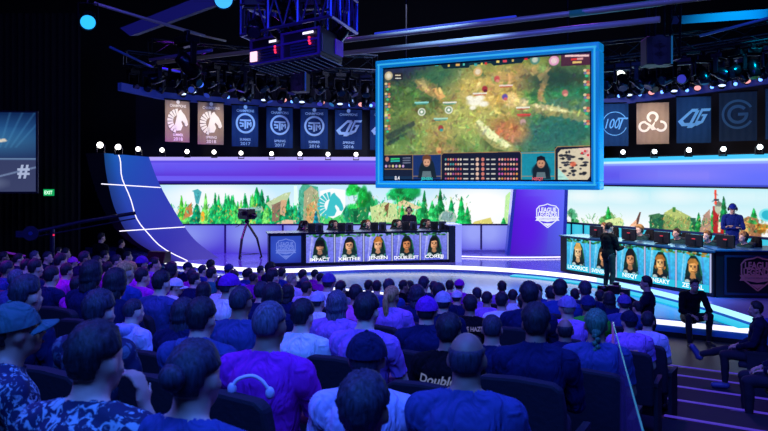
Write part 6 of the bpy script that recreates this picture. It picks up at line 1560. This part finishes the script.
# left team
order = ['leftmost', 'second from left', 'middle', 'fourth from left', 'rightmost']
nrmL = Vector((deskL.N.x, deskL.N.y, 0)).normalized()   # towards the camera
yL = math.atan2(-nrmL.x, nrmL.y)+0
LPX = [(305, '#2a1a14', '#1c2c34', 'black'), (335, '#1a1412', '#1c2c34', 'black'), (368, '#8a5a30', '#1c2c34', 'sandy'), (399, '#20140e', '#1c2c34', 'black'), (428, '#16100e', '#1c2c34', 'black')]
for i, (x, hcol, sh_, hw) in enumerate(LPX):
    a = along(deskL, x); p = deskL.p(a, 0, -1.15); p.z = PLAT
    s = (x-CX)/F; p.x = s*p.y
    fy = math.atan2(-nrmL.x, nrmL.y); f_ = Vector((-math.sin(fy), math.cos(fy), 0))
    hv = Vector(pose('desk')['H'])
    person('desk', p-f_*.0, fy, 1.0, 'player with %s hair and headset behind the left desk, %s' % (hw, order[i]), 'short', hcol, sh_, '#10141c', i % 3, cap='#101018' if i == 0 else None, face=True, headset='#202830', group='players at the left desk')
    gaming_chair(p-f_*.02, fy, 'black gaming chair behind the left desk, %s' % order[i], 'gaming chairs at the left desk', '#2a2420')
    for j, (dx, gr) in enumerate(((6.5, '#17161f'), (14.5, '#2c3350'))):
        q_ = at_px(deskL, x+dx, -.42-.02*j, DH)
        monitor(q_, math.atan2(nrmL.x, -nrmL.y), '%s monitor back on the left desk, beside the %s player' % (['dark', 'grey'][j], order[i]), 'monitors on the left desk', w=.25, h=.27, grey=gr, lift=0)
# right team
nrmR = Vector((deskR.N.x, deskR.N.y, 0)).normalized(); fyR = math.atan2(-nrmR.x, nrmR.y); fR = Vector((-math.sin(fyR), math.cos(fyR), 0))
RPX = [(604.5, 227.5, '#7a5030', 'brown'), (640, 230.5, '#a07848', 'sandy'), (677, 234, '#3a2418', 'dark'), (708, 237.5, '#8a5c30', 'light brown'), (744, 240.5, '#a87c50', 'blonde')]
for i, (x, y, hcol, hw) in enumerate(RPX):
    a = along(deskR, x) if x < 730 else along(deskR, 712)+1.05
    p = deskR.p(a, 0, -.88); p.z = PLAT; s = (x-CX)/F
    D = deskR.R; k_ = (s*p.y-p.x)/(D.x-s*D.y); p = p+D*k_
    if x > 730: p = Vector((s*18.2, 18.2, PLAT))
    want = CH-(y-HY)/F*p.y-PLAT; sc_ = max(1.08, min(1.13, want/1.235)); up = max(0, min(.2, want-1.235*sc_))
    p.z = PLAT+up; fy = fyR+R((-14, -6, 0, -10, -16)[i])
    if up > .02: tag(MB().box(p.x-.32, p.x+.32, p.y-.32, p.y+.32, PLAT, p.z).build('floor_riser', mat('#10183a', .6)), kind='structure')
    person('desk', p, fy, sc_, 'player with %s hair and headset behind the right desk, %s' % (hw, order[i]), 'swept' if i in (1, 4) else 'short', hcol, '#1c3a40', '#10141c', [0, 2, 0, 2, 2][i], hp=0, face=True, headset='#202830', group='players at the right desk')
    gaming_chair(p, fy, 'black gaming chair behind the right desk, %s' % order[i], 'gaming chairs at the right desk', '#14141c', '#303848')
for i, (x, y) in enumerate([(596, 232), (629, 236), (662, 239), (694, 241.5), (725.6, 245)]):
    if i < 4: q_ = at_px(deskR, x, -.35, DH2)
    else: q_ = at_px(frW, x, -.4, DH2+.03)
    monitor(q_, math.atan2(nrmR.x, -nrmR.y), 'black monitor back with red mark on the right desk, %s' % order[i], 'monitors on the right desk', '#e03048', w=.50, h=.30, grey='#10101c', lift=.02)
# referees
person('stand_crossed', (px2(409, 26.3), 26.3, PLAT), R(180), 1.0, 'person in dark shirt standing with folded arms behind the left desk', 'short', '#14101a', '#1c1c34', '#14141e', 1, face=True, headset='#15151c')
p = Vector((px2(732.5, 21.0), 21.0, PLAT+.18)); tag(MB().box(p.x-.5, p.x+.5, p.y-.4, p.y+.4, PLAT, p.z).build('floor_riser', mat('#10183a', .6)), kind='structure')
person('stand_crossed', p, R(165), 1.07, 'person in bright blue jacket standing with folded arms behind the right desk', 'short', '#14141c', '#1a3088', '#16246a', 0, sleeve='long', face=True, cap='#1c30a0', headset='#15151c')
# host on the lower stage
pm = G(609, 293, DECK); host = person('mic', (pm.x, pm.y, DECK), R(-62), 1.04, 'standing host in a dark suit holding cue cards before the right desk', 'short', '#1c1410', '#0c0c14', '#0a0a12', 0, sleeve='long', face=True, shoes='#08080c')
hB = BODY[('mic', 0, 0)]
def tool_at(o, kind, side, mk, name, label, cat):
    J = pose(kind); w_ = Vector(J['wr'][side])+Vector(J['hd'][side]).normalized()*.07
    M = Matrix.Translation(o.location) @ Matrix.Rotation(o.rotation_euler.z, 4, 'Z') @ Matrix.Scale(o.scale.x, 4)
    t = empty(name, M @ w_, o.rotation_euler.z, label, cat); mk(t); return t
def mk_mic(t): MB().capsule((0, .02, -.12), (0, .02, .03), .014, .016).build('handle', mat('#101014', .4), t, smooth=True); MB().ell((0, .02, .06), (.026, .026, .032), 12, 8).build('grille', mat('#50545c', .3, .8), t, smooth=True)
tool_at(host, 'mic', 0, mk_mic, 'microphone', 'black handheld microphone in the hand of the stage host', 'microphone')
tool_at(host, 'mic', 1, lambda t: MB().box(-.07, .07, 0, .16, .02, .028).build('card', mat('#20283c', .6), t), 'cue_card', 'dark cue cards held by the stage host', 'card')
# camera operator in front of the stage
zc3 = 12.6; op_ = person('shoot', (px2(647, zc3), zc3, 0), R(62), .98, 'camera operator in dark clothes holding a camera, standing before the stage', 'short', '#14101a', '#10142c', '#0c0e1c', 1, sleeve='long', face=True)
def mk_cam(t):
    MB().box(-.08, .08, -.06, .12, -.06, .08).box(-.03, .05, -.04, .06, .08, .13).build('camera_body', mat('#0c0c12', .4), t, bevel=.01)
    MB().tube([(0, .12, .01), (0, .30, .01)], [.045, .052], 14).build('lens', mat('#101018', .25, .3), t, smooth=True)
    MB().box(-.02, .1, -.2, -.06, -.1, .02).build('grip', mat('#101018', .5), t)
J = pose('shoot'); mid = (Vector(J['wr'][0])+Vector(J['wr'][1]))/2+Vector((0, .16, .1)); M = Matrix.Translation(op_.location) @ Matrix.Rotation(op_.rotation_euler.z, 4, 'Z')
t = empty('video_camera', M @ mid, op_.rotation_euler.z, 'black handheld camera held by the operator before the stage', 'camera'); mk_cam(t); t.scale = (1.05,)*3
# person seated on the stage edge
pe = G(690, 312, 0) if False else None
z_e = 15.55; pz = Vector((px2(690, z_e), z_e, -.06)); person('edge', (pz.x, pz.y, -.05), R(178), 1.06, 'person in dark suit seated on the stage edge with elbows on knees', 'short', '#100c10', '#0a0c18', '#0a0c16', 1, sleeve='long', face=True)
# people across the aisle, facing left
zt = 12.6
for (x, z, sc_, sh_, lb, capc, yw, shoe) in ((757, 10.9, .95, 'navy', 'person in dark blue shirt sitting across the aisle at the right border', None, 62, '#3c4480'), (788, 8.9, 1.0, 'navy', 'person in striped jacket across the aisle, mostly beyond the right border', None, 72, '#3a3c60')):
    X = px2(x, z); v = .537*X+.8436*z; kk_ = max(0, min(NR-1, int(round((v-V0)/PITCH)))); fz = rowz(kk_) if v < rowv(NR-1)+.7 else 0
    pp = person('legout' if z > 10 else 'lap', (X, z, fz), R(yw), sc_, lb, 'short', '#14141c', '#0c1230', '#0a0e24', 1, sleeve='long', shoes=shoe)
    put_seat((X, z, fz), R(yw), 'dark padded seat under the '+lb.replace('person in', 'person in').split(' sitting')[0].split(' across')[0]+', right of aisle', 'seats across the aisle')
    if z < 10:
        J = pose('lap'); 
        for j in range(3):
            MB().tube([Vector(J['sh'][0]).lerp(Vector(J['el'][0]), f)+Vector((-.075, .012*(j-1)+.0, 0)) for f in (0, .5, 1)]+[Vector(J['el'][0]).lerp(Vector(J['wr'][0]), f)+Vector((-.062, .0, .014*(j-1))) for f in (.3, .9)], .004, 5).build('sleeve_stripe', glow('#a8a8e0', .3), pp)
# tripod camera on the left of the stage
zt = 25.8; X = px2(247, zt); t = empty('broadcast_camera', (X, zt, PLAT), R(-140), 'black broadcast camera on tripod on the violet floor left of the desk', 'camera')
top = CH-(218-HY)/F*zt-PLAT
dkm = mat('#0c0c18', .4)
for k in range(3):
    a = k*2.094+.5; MB().tube([(0, 0, top-.15), (math.cos(a)*.34, math.sin(a)*.34, top*.5), (math.cos(a)*.5, math.sin(a)*.5, .04)], [.045, .04, .03], 8).ell((math.cos(a)*.46, math.sin(a)*.46, .03), (.04, .04, .03), 8, 6).build('leg', dkm, t)
MB().tube([(math.cos(k*2.094+.5)*.40, math.sin(k*2.094+.5)*.40, .16) for k in range(4)], .012, 6).build('spreader', dkm, t)
MB().ell((0, 0, top-.12), (.09, .09, .08), 12, 8).build('fluid_head', dkm, t, smooth=True)
MB().box(-.16, .16, -.34, .3, top-.04, top+.32).box(-.1, .1, -.5, -.36, top+.0, top+.18).build('camera_body', dkm, t, bevel=.02)
MB().tube([(0, .24, top+.1), (0, .40, top+.1), (0, .52, top+.1)], [.06, .075, .095], 16).build('lens', mat('#14141e', .2, .4), t, smooth=True)
MB().box(.11, .26, -.1, .1, top+.1, top+.24).build('viewfinder', dkm, t, bevel=.01); MB().tube([(0, -.1, top-.1), (.1, -.45, top-.3), (.12, -.6, top-.34)], .012, 6).build('pan_handle', dkm, t)
MB().tube([(0, -.05, top+.2), (0, .1, top+.29), (0, .2, top+.2)], .012, 6).build('carry_handle', dkm, t)
# camera crane and staff in the dark at the left
zq = 19.5; X = px2(31, zq); bpy.context.view_layer.update()
t = empty('camera_crane', (X, zq, 0), R(20), 'dark camera crane with round counterweight in the shadows at the left', 'camera crane')
hz = CH-(233-HY)/F*zq; dm = mat('#1c1a50', .45, .5)
MB().arc(Fr((-.0, -.06, 0), (1, 0, 0)), 0, hz, .04, .19, 0, 360, 24, 0, .08).build('counterweight', dm, t)
MB().arc(Fr((-.0, -.15, 0), (1, 0, 0)), 0, hz, .0, .05, 0, 360, 16, 0, .03).build('hub', mat('#3040a0', .4, .6), t)
MB().tube([(0, 0, hz), (1.2, .3, hz+.25), (2.6, .6, hz+.45)], .05, 8).tube([(0, 0, hz-.12), (2.6, .6, hz+.3)], .02, 6).build('boom', dm, t)
MB().tube([(.5, .1, .0), (.5, .1, hz+.08)], .06, 8).box(.1, .9, -.3, .5, 0, .1).build('pedestal', dm, t)
MB().box(-.35, -.12, -.1, .1, hz-.1, hz+.06).build('control_box', dm, t); MB().ell((.55, -.12, hz-.06), (.025, .025, .025), 8, 6).build('red_lamp', glow('#e02050', 1.5), t)
for (x, y, z, yw, lb, sh_) in ((101, 238, 20.5, -30, 'person standing in the dark left of the stage, face lit violet', 'black'), (58, 252, 19.0, -60, 'person standing in the dark beside the camera crane', 'navy'), (121, 250, 21.5, -50, 'person in dark clothes standing near the curved wing foot', 'black')):
    want = CH-(y-HY)/F*z; person('stand', (px2(x, z), z, 0), R(yw), max(.9, min(1.08, want/1.635)), lb, 'short', '#15151f', cc_[sh_], '#0c0e1c', 0, sleeve='long', face=True)
def rail(P, col, label, posts=3):
    P = [Vector(p) for p in P]; t = empty('hand_rail', P[0], 0, label, 'railing'); inv = Matrix.Translation(-P[0])
    under(MB().tube(P, .022, 8).build('top_bar', mat(col, .35, .6, emis=.35)), t, inv)
    for k in range(posts):
        q_ = P[0].lerp(P[-1], k/(posts-1)); under(MB().tube([q_, Vector((q_.x, q_.y, 0.05))], .018, 6).build('post', mat('#2a2470', .35, .6), ), t, inv)
rail([W(4, 252, 16.5), W(25, 256, 16.2)], '#8a30c8', 'violet-lit metal hand rail at the far left behind the crowd')
rail([W(53, 259.5, 16.5), W(65, 258.5, 16.3)], '#5060d8', 'short blue-lit hand rail left of the stage', 2)
# clear guard panel beside the aisle
gm = bpy.data.materials.new('clear_acrylic'); gm.use_nodes = True; nt = gm.node_tree; b_ = nt.nodes['Principled BSDF']
b_.inputs['Base Color'].default_value = (.45, .3, 1, 1); b_.inputs['Roughness'].default_value = .12; b_.inputs['Alpha'].default_value = .28
A_ = W(613, 322, 6.8); B_ = W(643, 431, 3.0)
d_ = (B_-A_); off = Vector((-.05, 0, 0))
zb_a = max(rowz(6), 0); 
P0, P1 = A_.copy(), B_.copy(); P0.z = A_.z-1.0; P1.z = B_.z-1.0
nn = Vector((d_.y, -d_.x, 0)).normalized()*.005
t = empty('aisle_guard_panel', P0, 0, 'clear slanting guard panel with a glowing cyan edge along the aisle', 'guard panel'); inv = Matrix.Translation(-P0)
b = MB(); b.v = [tuple(v) for v in (P0-nn, P1-nn, B_-nn, A_-nn, P0+nn, P1+nn, B_+nn, A_+nn)]; b.f = [(0, 1, 2, 3), (7, 6, 5, 4), (0, 4, 5, 1), (2, 6, 7, 3), (0, 3, 7, 4), (1, 5, 6, 2)]
under(b.build('panel', gm), t, inv); under(MB().tube([A_, B_], .004, 6).build('top_edge', glow('#2888b8', .6)), t, inv); under(MB().tube([A_, P0], .012, 6).build('end_edge', glow('#7a50d8', .5)), t, inv)

t = empty('stage_monitor', (px2(158, 24.6), 24.6, PLAT), R(-20), 'small black stage monitor wedge at the foot of the curved wing', 'speaker')
b = MB(); b.v = [(-.35, -.22, 0), (.35, -.22, 0), (.35, .22, 0), (-.35, .22, 0), (-.35, -.06, .36), (.35, -.06, .36), (.35, .22, .36), (-.35, .22, .36)]
b.f = [(3, 2, 1, 0), (4, 5, 6, 7), (0, 1, 5, 4), (1, 2, 6, 5), (2, 3, 7, 6), (3, 0, 4, 7)]; b.build('cabinet', mat('#05060c', .6), t, bevel=.015)
MB().arc(Fr((0, -.15, .18), (1, 0, 0), (0, .4, .92)), 0, 0, .03, .12, 0, 360, 20, 0, .012).build('driver_cone', mat('#12141e', .5), t)
cam = bpy.data.cameras.new('camera'); co = bpy.data.objects.new('camera', cam); C.objects.link(co)
co.location = (0, 0, CH); co.rotation_euler = (R(90), 0, 0)
cam.sensor_width = 36; cam.lens = F/768*36; cam.shift_y = -(215.5-HY)/768; cam.clip_end = 200; cam.clip_start = .05
bpy.context.scene.camera = co
sc = bpy.context.scene
sc.view_settings.view_transform = 'Standard'; sc.view_settings.look = 'None'
w = bpy.data.worlds.new('world'); sc.world = w; w.use_nodes = True
w.node_tree.nodes['Background'].inputs[0].default_value = (.01, .02, .12, 1); w.node_tree.nodes['Background'].inputs[1].default_value = .12
sc.cycles.use_denoising = True; sc.cycles.max_bounces = 5; sc.cycles.diffuse_bounces = 2; sc.cycles.glossy_bounces = 3; sc.cycles.sample_clamp_indirect = 3

cam.dof.use_dof = True; cam.dof.focus_distance = 19; cam.dof.aperture_fstop = 6.3
